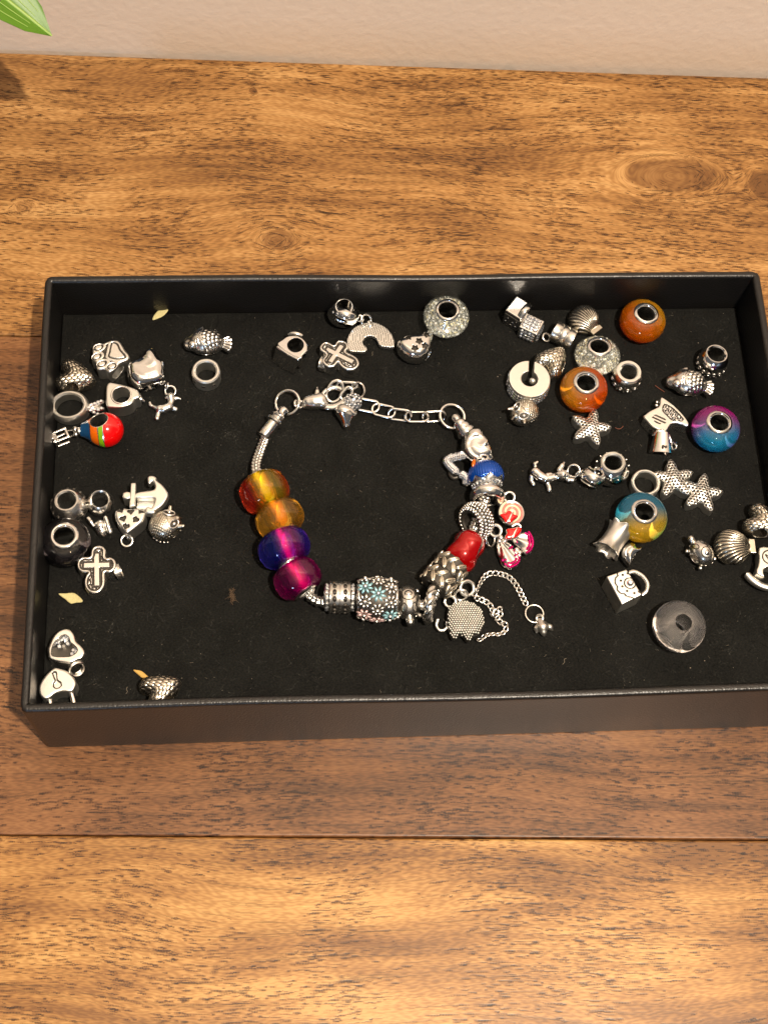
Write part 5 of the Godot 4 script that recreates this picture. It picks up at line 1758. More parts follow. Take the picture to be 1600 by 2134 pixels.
func handbag() -> void:
	var t := thing("handbag_charm", "silver handbag charm with a scalloped flap and curved handle above the clear bead", "charm", Vector3(55.08, 20.9, 31.42))
	var o := flat(poly([-4.46, -3.05, 1.36, -5.03, 4.77, 2.49, -1.11, 5.26]), 1)
	var flap := flat(poly([-1.27, -4.24, 1.51, -5.17, 4.89, 2.63, 2.77, 3.69, 2.03, 3.26, 1, 2.95, 0.24, 2.66, 0.03, 2.09, -1.01, 1.93, -1.73, 1.22, -1.92, 0.51, -1.72, -0.04, -2.27, -1.17, -1.98, -2.57, -1.24, -3.26]), 2, 0.17)
	var hx: Vector3 = [Vector3(1.83, 8, -0.94)][0]
	var line := func(p: Vector3) -> float:
		return minf(absf(flap.at(p.x, p.z)), absf(Vector2(p.x - hx.x, p.z - hx.z).length() - 1.55))
	var f := func(p: Vector3) -> float:
		var y: float = p.y + (0.22 * clampf((0.16 - line.call(p)) * 9.0, 0, 1) if p.y > 6.5 else 0.0)
		return slab(o.at(p.x, p.z), y - 4.0, 4.0, 0.35)
	var r := net(f, Vector3(-6.2, -0.2, -6), Vector3(6.4, 8.3, 6), 0.16, func(p: Vector3) -> int: return 1 if p.y > 6.5 and line.call(p) < 0.13 else 0, 2)
	put([["body", r[0], m.satin_silver], ["flap_line", r[1], m.black_silver]], t)
	var pits := []
	for q in [Vector3(0.1, 8, -3.37), Vector3(1.48, 8, -3.76), Vector3(-0.61, 8, -1.7), Vector3(-0.4, 8, -0.01), Vector3(0.78, 8, 1.35), Vector3(2.7, 8, 2.02), Vector3(4.07, 8, 1.63)]:
		pits.append(Vector4(q.x, q.y - 0.05, q.z, 0.42))
	part("pits", balls(pits, 0.3), m.black_silver, t)
	part("clasp_stone", gem(0.95, 0.7, 8), m.crystal, t, Vector3(hx.x, 8.0, hx.z))
	part("handle", tube(curve([Vector3(2.4, 6, -4.64), Vector3(3.94, 6.4, -4.74), Vector3(5.88, 6.6, -3.34), Vector3(6.97, 6.6, -1.2), Vector3(6.65, 6.4, 0.82), Vector3(5.41, 6, 1.91)], 6), 0.65), m.silver, t)
	part("seam", block(Vector3(7.2, 0.25, 0.3), 0.1), m.black_silver, t, [Vector3(-1.82, 4, -0.26)][0] + Vector3(-0.1, 0, 0.1), Basis(Vector3.UP, -1.08))


# ---------- the bracelet and what is threaded on it ----------
var cord := PackedVector3Array()

func on_cord(at: Vector3) -> Vector3:               # direction of the snake chain nearest to a place
	var best := 1
	for i in range(1, cord.size() - 1):
		if cord[i].distance_squared_to(at) < cord[best].distance_squared_to(at):
			best = i
	return (cord[best + 1] - cord[best - 1]).normalized()


func strung(called: String, label: String, category: String, at: Vector3, dir = null, twist := 0.0) -> Node3D:
	var t := thing(called, label, category, at, 0.0, "beads and charms strung on the bracelet")
	t.basis = aim(dir if dir != null else on_cord(at), twist)
	return t


func strung_glass(label: String, at: Vector3, r: float, hh: float, dye: Callable, dir: Vector3) -> void:
	var t := strung("glass_bead", label, "glass bead", at, dir)
	part("glass", lathe(glass_profile(r, hh, 2.75, 3.5), 56, true, dye), m.dyed_glass, t)
	part("core", grommet(hh, 2.2, 3.5), m.polished_silver, t)


func link(r: float, half: float, wire: float) -> ArrayMesh:      # an oval link lying in the x-z plane, long along x
	var p := PackedVector3Array()
	for i in 24:
		var a := TAU * i / 24
		p.append(Vector3(cos(a) * r + (half if cos(a) > 0 else -half), 0, sin(a) * r))
	return tube(p, wire, true, 8)


func bracelet() -> void:
	cord = curve([Vector3(-38.79, 24.1, -23.8), Vector3(-40.34, 23.5, -21.66), Vector3(-42.18, 22.9, -18.14), Vector3(-43.85, 23.3, -13.4), Vector3(-44.91, 25.5, -7.85), Vector3(-43.83, 27.1, -2.93), Vector3(-40.94, 27.5, 3.18), Vector3(-38.23, 27.5, 9.04), Vector3(-37.03, 27.5, 17.22), Vector3(-34.04, 26.9, 25.92), Vector3(-31.25, 24.9, 29.84), Vector3(-27.66, 25.1, 32.5), Vector3(-22.69, 25.5, 31.79), Vector3(-12.33, 26.9, 32.83), Vector3(-3.95, 25.9, 33.78), Vector3(1.69, 25.9, 33.78), Vector3(6.24, 25.8, 25.88), Vector3(12.39, 25.9, 18.81), Vector3(16.46, 26.1, 9.87), Vector3(19.56, 26.1, 2.44), Vector3(20.13, 26.1, -3.65), Vector3(18.63, 26.1, -13.67), Vector3(14.61, 24.7, -19.66), Vector3(13.33, 23.9, -22.42)], 10)
	var t := thing("charm_bracelet", "silver snake chain bracelet with lobster clasp lying open in the middle of the tray", "bracelet")
	var n := cord.size()
	var even := PackedVector3Array()               # equal steps for the woven surface
	var rest := 0.0
	for i in range(6, n - 6):
		var d := cord[i].distance_to(cord[i + 1])
		while rest < d:
			even.append(cord[i].lerp(cord[i + 1], rest / d))
			rest += 0.16
		rest -= d
	part("snake_chain", tube(even, 1.3, false, 28, func(a: float, s: float) -> float: return 1.0 + 0.24 * sin(a * 3.0 + s * 2.5) * sin(a * 3.0 - s * 2.5)), m.silver, t)
	var e0 := (cord[0] - cord[7]).normalized()
	var cap_l := lathe(poly([0.05, -5.6, 1.75, -5.6, 1.9, -5.3, 1.9, -0.6, 2.7, -0.3, 2.9, 0.3, 2.5, 0.8, 1.8, 1.0, 2.3, 1.4, 2.4, 1.9, 1.7, 2.5, 1.3, 3.4, 1.5, 4.2, 1.2, 5.0, 0.05, 5.3]), 30, false)
	part("end_cap", cap_l, m.polished_silver, t, cord[4] + Vector3(0, 0.3, 0), aim(e0 * Vector3(1, 0.3, 1)))
	var cap_r := lathe(poly([0.05, -3.0, 2.4, -3.0, 2.9, -2.2, 2.8, -1.5, 2.1, -1.2, 2.4, -0.6, 2.3, 0.2, 1.6, 0.6, 1.9, 1.2, 1.7, 2.0, 1.1, 2.5, 1.3, 3.4, 0.9, 4.3, 0.05, 4.6]), 30, false)
	part("end_cap", cap_r, m.polished_silver, t, Vector3(14.53, 24.5, -20.23), aim(Vector3(-0.5, 0, -0.85)))
	# left ring and lobster clasp
	part("jump_ring", torus(3.6, 0.5), m.polished_silver, t, Vector3(-35.68, 23.5, -29.51), Basis.from_euler(Vector3(0.25, 0, 0.35)))
	part("swivel_ring", torus(1.25, 0.42), m.polished_silver, t, Vector3(-32.49, 23.5, -28.99), Basis.from_euler(Vector3(0.2, 0, -0.5)))
	var claw := part("clasp_body", chain_blob([[Vector4(-3.24, 2, 1.68, 0.7), Vector4(-2.11, 2.2, 1.02, 1.5), Vector4(-0.02, 2.4, 0.68, 2), Vector4(1.79, 2.4, 0.71, 1.9), Vector4(2.61, 2.4, 1.51, 1.3)], [Vector4(-1.82, 2.8, 0.39, 1.4), Vector4(1.81, 3, -0.39, 1.5)]], 0.9, 0.19), m.silver, t, Vector3(-27.87, 22.9, -30.33) * Vector3(1, 0, 1) + Vector3(0, FELT, 0))
	part("clasp_hook", tube(curve([Vector3(2.05, 2.2, 1.71), Vector3(4.12, 2.2, 2.37), Vector3(6.21, 2.4, 2.19), Vector3(8.03, 2.8, 1.33), Vector3(9.31, 3.4, 0.26)], 6), 1.05, false, 10, null, 0.8), m.polished_silver, claw)
	part("clasp_gate", tube(curve([Vector3(1.81, 3, -0.39), Vector3(3.25, 3.2, -2.3), Vector3(4.67, 3.4, -3.12), Vector3(6.35, 3.4, -3.41), Vector3(8.01, 3.4, -2.76)], 6), 0.85, false, 10), m.polished_silver, claw)
	part("clasp_lever", chain_blob([[Vector4(0.56, 3.4, -0.66, 0.9), Vector4(0.88, 3.6, -2.28, 0.6), Vector4(0.9, 3.6, -3.39, 0.3)]], 0.3, 0.17), m.silver, claw)
	# the ring cluster, heart drop and extender
	part("cluster_ring", torus(3.3, 0.42, 2.2), m.polished_silver, t, Vector3(-21.84, 24.5, -32.54), Basis.from_euler(Vector3(0.2, 1.2, 0.5)))
	part("cluster_ring", torus(3.1, 0.42, 2.0), m.polished_silver, t, Vector3(-15.11, 24.1, -32.97), Basis.from_euler(Vector3(0.3, 1.2, -0.35)))
	part("link", link(1.0, 1.9, 0.42), m.polished_silver, t, Vector3(-18.3, 24.7, -34.27), Basis.from_euler(Vector3(0.9, -0.05, 0)))
	part("link", link(1.1, 1.0, 0.42), m.polished_silver, t, Vector3(-18.55, 25.1, -31.38), Basis.from_euler(Vector3(0.3, 0.9, 0.4)))
	part("crystal_ball", balls([Vector4(0, 0, 0, 2.3)], 0.95, 10, 14), m.black_silver, t, Vector3(-16.78, 24.1, -29.05))
	var cb := []
	for i in 60:
		var y := 1.0 - 2.0 * (i + 0.5) / 60
		var d := Vector3(sqrt(1 - y * y) * cos(i * 2.4), y, sqrt(1 - y * y) * sin(i * 2.4))
		cb.append([d * 2.25, d])
	part("ball_crystals", gems(cb, 0.66, 0.5, 6), m.crystal, t, Vector3(-16.78, 24.1, -29.05))
	part("heart_drop", chain_blob([[Vector4(-0.53, 3.6, -1.41, 2.5), Vector4(0.25, 2, 1.82, 1.1)], [Vector4(1.13, 3, -0.76, 2.3), Vector4(0.25, 1.8, 1.72, 1.1)]], 1.2, 0.18), m.polished_silver, t, Vector3(-19.02, 23.9, -24.35) * Vector3(1, 0, 1) + Vector3(0, FELT, 0))
	var lk := link(1.75, 1.6, 0.42)
	for q in [[Vector3(-12.45, 23.1, -28.41), -0.2, 0.25], [Vector3(-7.89, 22.9, -26.72), -0.25, 0.15], [Vector3(-3.19, 22.7, -25.41), -0.15, 0.95], [Vector3(1.66, 22.8, -24.58), 0.0, -0.15], [Vector3(6.67, 23.1, -24.5), 0.05, 1.05]]:
		part("link", lk, m.polished_silver, t, q[0], Basis(Vector3.UP, q[1]) * Basis(Vector3(1, 0, 0), q[2]))
	part("jump_ring", torus(3.7, 0.5), m.polished_silver, t, Vector3(11.94, 23.5, -24.21), Basis.from_euler(Vector3(0.1, 0, -0.2)))
	beads_left()
	beads_front()
	beads_right()


func beads_left() -> void:
	var red := Color(0.90, 0.06, 0.02)
	strung_glass("glass bead shading from yellow to red, topmost of the four on the bracelet", Vector3(-42.51, 27.8, 0.65), 7.0, 4.9, two_dyes(Vector3(0, 0, 1), Color(0.92, 0.03, 0.02), Color(0.93, 0.74, 0.04), -3.2, 1.6, Color(0.90, 0.13, 0.02), 4.4), Vector3(0.42, 0, 0.9))
	strung_glass("plain amber glass bead between the yellow red bead and the blue magenta bead", Vector3(-38.36, 27.8, 8.88), 6.9, 4.3, two_dyes(Vector3(1, 0, 0), Color(0.97, 0.42, 0.02), Color(0.95, 0.52, 0.06), 0.0, 5.0), Vector3(0.42, 0, 0.9))
	strung_glass("glass bead with magenta middle and deep blue sides below the amber bead", Vector3(-37.3, 27.8, 17.62), 7.3, 4.6, two_dyes(Vector3(0, 0, 1), Color(0.02, 0.04, 0.50), Color(0.86, 0.02, 0.50), -1.6, 1.5, Color(0.06, 0.02, 0.66), 3.8), Vector3(0.34, -0.03, 0.93))
	strung_glass("dark magenta glass bead, lowest of the four coloured ones on the bracelet", Vector3(-33.79, 27.5, 26.57), 6.6, 4.4, two_dyes(Vector3(0, 0, 1), Color(0.42, 0.0, 0.18), Color(0.82, 0.01, 0.38), -2.5, 2.0, Color(0.30, 0.0, 0.15), 3.0), Vector3(0.5, -0.06, 0.85))


func beads_front() -> void:
	# openwork barrel with dark ovals and crystals under it
	var b5 := strung("openwork_barrel_bead", "small silver barrel with dark oval holes left of the daisy bead", "silver bead", Vector3(-22.42, 25.5, 31.52), Vector3(1, 0, 0.04))
	part("barrel", lathe(poly([2.0, -4.3, 3.0, -4.3, 3.3, -3.9, 3.3, -3.3, 4.0, -3.0, 4.3, -2.6, 4.3, 2.6, 4.0, 3.0, 3.3, 3.3, 3.3, 3.9, 3.0, 4.3, 2.0, 4.3]), 40), m.silver, b5)
	var ov := []
	var rid := []
	var cr := []
	for k in 14:
		var a := TAU * k / 14
		var d := Vector3(cos(a), 0, sin(a))
		for h in [-1.0, 1.0]:
			ov.append([balls([Vector4(0, 0, 0, 0.72)], 0.25, 6, 10), Transform3D(aim(d) * Basis.from_scale(Vector3(0.8, 1, 1.2)), d * 4.28 + Vector3(0, h * 1.45, 0))])
		cr.append([d * 3.4 + Vector3(0, 3.6, 0), d])
		cr.append([d * 3.4 + Vector3(0, -3.6, 0), d])
	for h in [-2.6, 0.0, 2.6]:
		rid.append([torus(4.32, 0.22), Transform3D(Basis.IDENTITY, Vector3(0, h, 0))])
	part("oval_holes", join(ov), m.black_silver, b5)
	part("ridge", join(rid), m.silver, b5)
	part("crystals", gems(cr, 0.55, 0.4, 6), m.crystal, b5)
	# daisies
	var b6 := strung("daisy_bead", "large openwork bead of silver, pink and pale blue daisies", "charm", Vector3(-12.34, 27, 32.86), Vector3(1, 0, 0.06))
	part("barrel", lathe(poly([2.2, -5.2, 3.8, -5.2, 4.6, -4.9, 5.5, -3.0, 5.75, 0, 5.5, 3.0, 4.6, 4.9, 3.8, 5.2, 2.2, 5.2]), 44), m.black_silver, b6)
	part("rim", join([[torus(3.9, 0.5), Transform3D(Basis.IDENTITY, Vector3(0, 5.1, 0))], [torus(3.9, 0.5), Transform3D(Basis.IDENTITY, Vector3(0, -5.1, 0))]]), m.silver, b6)
	var petal := balls([Vector4(0, 0, 0, 1.0)], 0.5, 6, 8)
	var k := 0
	for row in [-3.5, 0.0, 3.5]:
		for j in 8:
			var a := TAU * (j + (0.5 if row == 0.0 else 0.0)) / 8 + 0.3
			var d := Vector3(cos(a), 0, sin(a))
			var b := aim(d + Vector3(0, row * 0.05, 0))
			var l := []
			for q in 8:
				var f := TAU * q / 8 + 0.3
				l.append([petal, Transform3D(b * Basis(Vector3.UP, -f) * Basis.from_scale(Vector3(1.02, 0.6, 0.36)), b * Vector3(cos(f) * 1.35, 0, sin(f) * 1.35))])
			var flower := part("daisy", join(l), [m.silver, m.silver, m.pale_pink_enamel, m.silver, m.light_blue_enamel, m.silver, m.silver][k % 7], b6, d * (5.8 if row == 0.0 else 5.35) + Vector3(0, row, 0))
			part("daisy_eye", balls([Vector4(0, 0, 0, 0.62)], 1.0, 6, 9), m.silver, flower, d * 0.35)
			k += 1
	# a turtle threaded on the chain
	var b7 := thing("turtle_bead", "silver turtle bead with paw dots threaded between the daisy bead and the twisted ring", "charm", Vector3(-3.94, 20.9, 33.5), 0.05, "turtle beads")
	b7.rotation.y = PI + 0.05
	b7.scale = Vector3.ONE * 1.02
	put(turtle_mould(), b7)
	# twisted ring
	var b8 := strung("twisted_ring_bead", "rope twisted silver ring right of the threaded turtle", "silver bead", Vector3(2.16, 26.2, 34.31), Vector3(0.95, 0.1, 0.25))
	part("twist", tube(circle(4.3, 90), 1.15, true, 20, func(a: float, s: float) -> float: return 1.0 + 0.26 * cos(3.0 * a + s * 2.79)), m.silver, b8)
	part("lining", lathe(poly([2.2, -1.0, 3.6, -1.0, 3.6, 1.0, 2.2, 1.0]), 30), m.black_silver, b8)
	# pendant disc
	var p := thing("hedgehog_pendant", "round silver pendant with pebbled surface and little feet hanging below the leaf barrel", "charm", Vector3(11.8, 20.9, 37.85), 0.0, "beads and charms strung on the bracelet")
	var o := flat(poly([-4.25, -3.72, -2.86, -4.8, -1.26, -5.04, 0.6, -5.14, 2.67, -4.39, 4.17, -2.95, 4.96, -1.12, 5.08, 0.96, 4.41, 3.01, 3.12, 4.49, 1.36, 5.27, 0.47, 6.75, -0.41, 6.32, -1.13, 5.2, -2.03, 4.91, -3, 5.7, -4.18, 5.81, -4.74, 4.29, -5.26, 1.94, -5.26, -0.13, -5.01, -2.2]), 3, 0.2)
	part("disc", net(func(q: Vector3) -> float: return puff(o.at(q.x, q.z), q.y - 2.2, 2.0, 2.6), Vector3(-6.6, 0, -6.2), Vector3(6.6, 4.6, 8.0), 0.2)[0], m.black_silver, p)
	var peb := []
	for i in range(-11, 12):
		for j in range(-12, 14):
			var x := (i + 0.5 * absi(j % 2)) * 0.68
			var z := j * 0.6
			var d: float = o.at(x, z)
			if d < -0.2:
				peb.append(Vector4(x, 2.15 + 2.0 * sqrt(maxf(0.0, 1.0 - pow(maxf(d + 2.6, 0.0) / 2.6, 2.0))), z, 0.325))
	stuff(part("pebbling", balls(peb, 0.8, 4, 6), m.satin_silver, p))
	part("hook_loop", tube(curve([Vector3(-7.51, 2.6, -0.15), Vector3(-8.08, 2, 1.42), Vector3(-7.35, 1.8, 2.75), Vector3(-6.03, 1.8, 2.78), Vector3(-5.06, 1.9, 1.74), Vector3(-5.28, 2.2, 0.59)], 6), 0.5), m.silver, p)
	part("top_loop", torus(1.5, 0.45), m.silver, p, [Vector3(-3.92, 2.6, -5.07)][0], Basis.from_euler(Vector3(0.3, 0, 0.2)))
	part("bail_ring", torus(2.0, 0.55), m.silver, p, [Vector3(0.84, 3.6, -8.51)][0], Basis.from_euler(Vector3(0.35, 0, -0.3)))
	part("bail_link", torus(1.7, 0.45), m.silver, p, [Vector3(-0.96, 3.2, -6.74)][0], Basis.from_euler(Vector3(0.9, 0.3, 0.3)))
	# curb chain with the tulip drop
	var c := thing("tulip_chain", "thin silver curb chain with a small tulip drop trailing right of the pebbled pendant", "chain", Vector3.ZERO, 0.0, "beads and charms strung on the bracelet")
	var one := tube(curve([Vector3(0.95, 0.18, 0.1), Vector3(0.4, -0.1, 0.62), Vector3(-0.4, 0.1, 0.62), Vector3(-0.95, -0.18, -0.1), Vector3(-0.4, 0.1, -0.62), Vector3(0.4, -0.1, -0.62)], 3, true), 0.27, true, 6)
	for line in [[Vector3(14.25, 23.4, 30.94), Vector3(15.29, 23.1, 29.87), Vector3(16.63, 22.3, 27.2), Vector3(18.18, 21.9, 24.95), Vector3(19.86, 21.8, 24.09), Vector3(22.27, 21.8, 24.29), Vector3(24.63, 21.8, 25.2), Vector3(26.24, 21.8, 26.95), Vector3(27.4, 21.8, 29.25), Vector3(28.4, 21.8, 31.82), Vector3(29.25, 21.9, 34.27)], [Vector3(14.87, 23.3, 31.76), Vector3(16.67, 22.5, 32.07), Vector3(18.51, 22.1, 33.1), Vector3(19.46, 22, 34.77), Vector3(19.2, 22.1, 36.33), Vector3(20.27, 22.5, 35.66), Vector3(21.56, 22.2, 34.89), Vector3(21.61, 21.9, 36.46), Vector3(20.73, 21.9, 37.55), Vector3(21.72, 21.8, 38.66), Vector3(22.86, 21.8, 39.38), Vector3(22.6, 21.8, 41.03), Vector3(20.95, 21.8, 41.96), Vector3(18.83, 21.8, 41.91), Vector3(16.96, 21.8, 42.27), Vector3(15.7, 21.8, 43.34), Vector3(14.26, 21.8, 43.17)]]:
		var path := curve(line, 12)
		var s := 0.0
		var next := 0.6
		var flip := 0
		for i in range(1, path.size()):
			s += path[i].distance_to(path[i - 1])
			if s >= next:
				next += 1.42
				flip += 1
				var d := (path[i] - path[i - 1]).normalized()
				var b := aim(d)
				part("link", one, m.silver, c, path[i], Basis(b.y, b.z if absf(b.z.y) > absf(b.x.y) else b.x, b.y.cross(b.z if absf(b.z.y) > absf(b.x.y) else b.x)) * Basis(Vector3(1, 0, 0), 0.75))
	part("jump_ring", torus(2.5, 0.26), m.silver, c, Vector3(31.08, 21.9, 36.28), Basis.from_euler(Vector3(0.06, 0, -0.05)))
	part("tulip", chain_blob([[Vector4(-0.6, 1.6, -2.48, 0.6), Vector4(-0.43, 1.7, -1.47, 0.9), Vector4(-0.17, 1.9, -0.28, 1.35), Vector4(0.02, 1.6, 1.14, 0.8), Vector4(0.11, 1.4, 1.9, 0.35)], [Vector4(-0.55, 1.5, -1.26, 0.9), Vector4(-1.67, 1.2, -0.14, 0.75), Vector4(-1.86, 1, 0.89, 0.3)], [Vector4(-0.02, 1.5, -1.25, 0.9), Vector4(1.95, 1.2, -0.47, 0.75), Vector4(2.58, 1, 0.31, 0.3)]], 0.6, 0.16), m.satin_silver, c, Vector3(33.01, 22.4, 40.81) * Vector3(1, 0, 1) + Vector3(0, FELT, 0))
	part("tulip_loop", torus(0.95, 0.4), m.satin_silver, c, Vector3(32.32, 22.5, 37.91), Basis.from_euler(Vector3(0.2, 0, 0.6)))
	# leaf barrel
	var b9 := strung("leaf_barrel_bead", "wide dark silver barrel covered in bean shaped leaves below the red heart bead", "silver bead", Vector3(6.37, 25.9, 25.78), Vector3(0.66, 0.0, -0.75))
	part("barrel", lathe(poly([2.2, -4.9, 4.0, -4.9, 4.45, -4.6, 4.45, -0.35, 4.2, -0.2, 4.2, 0.2, 4.45, 0.35, 4.45, 4.6, 4.0, 4.9, 2.2, 4.9]), 44), m.black_silver, b9)
	var bean: ArrayMesh = net(func(q: Vector3) -> float: return egg(q, Vector3(1.75, 0.62, 0.86)) + 0.2 * maxf(0.0, 1.0 - absf(q.z) * 5.0) * (1.0 if q.y > 0 else 0.0), Vector3(-2, -0.9, -1.1), Vector3(2, 0.9, 1.1), 0.14)[0]
	for row in 4:
		for j in 9:
			var a := TAU * (j + 0.5 * (row % 2)) / 9
			var d := Vector3(cos(a), 0, sin(a))
			var y: float = [-3.6, -1.45, 1.45, 3.6][row]
			part("leaf", bean, m.antique_silver, b9, d * 4.5 + Vector3(0, y, 0), aim(d) * Basis(Vector3.UP, 0.72 if row % 2 == 0 else -0.72))


func beads_right() -> void:
	# red enamel
	var b10 := strung("red_heart_bead", "glossy red enamel bead with a silver seam between the leaf barrel and the studded ring", "charm", Vector3(12.81, 25.9, 18.53), Vector3(0.55, 0, -0.83))
	var f := func(p: Vector3) -> float:
		var d := egg(p - Vector3(0.2, 2.2, 0.0), Vector3(4.5, 3.9, 4.4))
		d = sm(d, egg(p - Vector3(0, -1.2, 0), Vector3(3.9, 4.2, 3.9)), 1.0)
		d = sm(d, egg(p - Vector3(1.6, -2.6, 1.2), Vector3(3.0, 3.4, 3.2)), 1.2)
		d = sm(d, egg(p - Vector3(0.6, -2.4, -2.0), Vector3(3.2, 3.3, 2.6)), 0.9)
		return maxf(d, 2.0 - Vector2(p.x, p.z).length())
	var g := func(p: Vector3) -> int:
		var s := absf(p.x + 1.5 + 0.32 * p.y + 0.4 * sin(p.y * 0.9)) - 0.34 - 0.12 * p.y * (1.0 if p.y < 0 else 0.0)
		return 1 if s < 0.0 or Vector2(p.x, p.z).length() < 2.3 else 0
	var r := net(f, Vector3(-5.6, -6.0, -5.2), Vector3(5.8, 6.0, 5.2), 0.18, g, 2)
	put([["enamel", r[0], m.deep_red_enamel], ["seam", r[1], m.silver]], b10)
	# studded ring
	var b11 := strung("studded_ring_bead", "tilted silver ring covered in rows of tiny studs above the red bead", "silver bead", Vector3(16.3, 26.3, 9.95), Vector3(-0.8, 0.36, 0.48))
	part("ring", lathe(ring_prof(4.7, 2.9, 4.6, 0.5), 44), m.black_silver, b11, Vector3(0, -2.3, 0))
	var studs := []
	for row in 5:
		for j in 30:
			var a := TAU * (j + 0.5 * (row % 2)) / 30
			var rr: float = [4.55, 5.0, 5.2, 5.0, 4.55][row]
			studs.append(Vector4(cos(a) * rr, -2.0 + row * 1.0, sin(a) * rr, 0.47))
	for j in 24:
		var a := TAU * j / 24
		studs.append(Vector4(cos(a) * 4.2, 2.3, sin(a) * 4.2, 0.42))
	part("studs", balls(studs, 1.0, 5, 7), m.silver, b11)
	# butterfly
	var bf := thing("butterfly_pendant", "silver butterfly pendant with magenta crystals along both fluted wings", "charm", Vector3(26.68, 20.9, 16.96), 0.0, "beads and charms strung on the bracelet")
	var wa := flat(poly([-4.46, -1.84, -3.09, -2.1, -1.26, -1.19, 0.47, 0.88, 1.52, 2.92, 1.54, 4.36, 0.63, 5.63, -1.05, 6.45, -2.64, 6.13, -3.75, 4.81, -4.49, 2.21, -4.86, -0.11]), 3, 0.2)
	var wb := flat(poly([-0.85, -2.92, 1.16, -4.34, 3.13, -5.17, 4.71, -4.55, 5.54, -3.08, 5.75, -0.74, 5.04, 1.27, 3.59, 2.39, 2.56, 1.79, 1.87, 0.33, 0.11, -1.45]), 3, 0.2)
	for q in [[wa, [Vector3(-4.34, 2, -2.62)][0]], [wb, [Vector3(-2.11, 2, -3.45)][0]]]:
		var o: Flat = q[0]
		var root: Vector3 = q[1]
		part("wing", net(func(p: Vector3) -> float: return puff(o.at(p.x, p.z), p.y - 1.9, 1.3, 1.6) - 0.16 * cos(atan2(p.z - root.z, p.x - root.x) * 15.0) * (1.0 if p.y > 1.9 else 0.0), Vector3(o.lo.x + 0.6, 0.3, o.lo.y + 0.6), Vector3(o.lo.x + o.w * o.c - 0.6, 3.8, o.lo.y + o.h * o.c - 0.6), 0.17)[0], m.polished_silver, bf)
		var st := []
		for i in 26:
			for row in 2:
				var a := atan2(0.62, 0.78) + (i - 12.5) * 0.062
				var d := Vector2(cos(a), sin(a))
				var s := 14.0
				while s > 0.0 and o.at(root.x + d.x * s, root.z + d.y * s) > -0.45 - row * 0.85:
					s -= 0.1
				if s > 4.5:
					st.append([Vector3(root.x + d.x * s, 2.95 + row * 0.15, root.z + d.y * s), Vector3(d.x * 0.3, 1, d.y * 0.3)])
		part("wing_crystals", gems(st, 0.45, 0.4, 6), m.pink_crystal, bf)
	part("body_beads", balls([Vector4(-3.55, 3.2, -2.55, 0.9), Vector4(-2.51, 3, -1.59, 0.7), Vector4(0.66, 3, 1.08, 0.8), Vector4(1.4, 3, 1.97, 0.8), Vector4(0.32, 3, 1.94, 0.7), Vector4(1.23, 2.8, 2.75, 0.7), Vector4(-3.97, 2.8, -1.7, 0.8)]), m.silver, bf)
	part("loop", torus(1.6, 0.5), m.silver, bf, [Vector3(-4.87, 3.2, -4.76)][0], Basis.from_euler(Vector3(0.3, 0.2, 0.3)))
	part("jump_ring", torus(2.3, 0.45), m.polished_silver, bf, [Vector3(-6.47, 2.8, -2.63)][0], aim(Vector3(0.75, 0.6, 0.2)))
	part("antenna_scroll", tube(curve([Vector3(-0.21, 3.4, -5.74), Vector3(0.63, 3.6, -6.37), Vector3(1.71, 3.6, -6.35), Vector3(2.23, 3.4, -5.69), Vector3(1.66, 3.2, -5.06)], 5), 0.42), m.silver, bf)
	# lollipop with bows
	var lo := thing("lollipop_charm", "round pink and cream swirl lollipop charm with two red bows", "charm", Vector3(26.64, 20.9, 7.16), 0.0, "beads and charms strung on the bracelet")
	part("disc", lathe(poly([0.05, 0.0, 3.6, 0.0, 3.85, 0.3, 3.85, 1.2, 3.6, 1.5, 3.3, 1.35, 0.05, 1.35]), 40, false), m.silver, lo, Vector3(0, 2.3, -0.3), Basis(Vector3(1, 0, 0), 0.1))
	var tw := [[], []]
	for arm in 2:
		var path := PackedVector3Array()
		for i in 70:
			var a := i * 0.2
			var rr := 0.3 + a * 0.215
			path.append(Vector3(cos(a + arm * PI) * rr, 0, sin(a + arm * PI) * rr))
		tw[arm] = tube(path, 0.36, false, 8, null, 0.5)
	part("pink_swirl", tw[0], m.pink_enamel, lo, Vector3(0, 3.72, -0.3), Basis(Vector3(1, 0, 0), 0.1))
	part("cream_swirl", tw[1], m.cream_enamel, lo, Vector3(0, 3.72, -0.3), Basis(Vector3(1, 0, 0), 0.1))
	part("loop", torus(1.45, 0.36), m.satin_silver, lo, [Vector3(-0.1, 3.2, -5.17)][0], Basis.from_euler(Vector3(0.25, 0, 0.2)))
	part("loop_link", chain_blob([[Vector4(-1.92, 3.4, -4.97, 0.7), Vector4(-2.97, 3.6, -4.16, 0.9), Vector4(-3.7, 3.6, -3.58, 0.6)]], 0.3, 0.18), m.silver, lo)
	var bow1 := flat(poly([-3.84, 1.39, -3.05, 0.82, -2.09, 0.69, -1.36, -0.03, -0.54, -0.01, -0.03, 0.44, 0.33, 1.03, 1.25, 1.35, 1.65, 1.5, 1.18, 2.22, 0.16, 3.08, -0.43, 3.8, -1.26, 3.93, -2.33, 3.76, -2.8, 2.87, -3.41, 1.98]), 2, 0.18)
	var bow2 := flat(poly([-2.18, 5.36, -1.06, 4.95, 0.02, 4.97, 1.13, 4.56, 2.19, 4.87, 2.39, 5.75, 1.62, 6.89, 0.73, 7.89, -0.38, 8.3, -1.6, 8.42, -2.68, 8.39, -2.6, 7.38, -1.99, 6.38]), 2, 0.18)
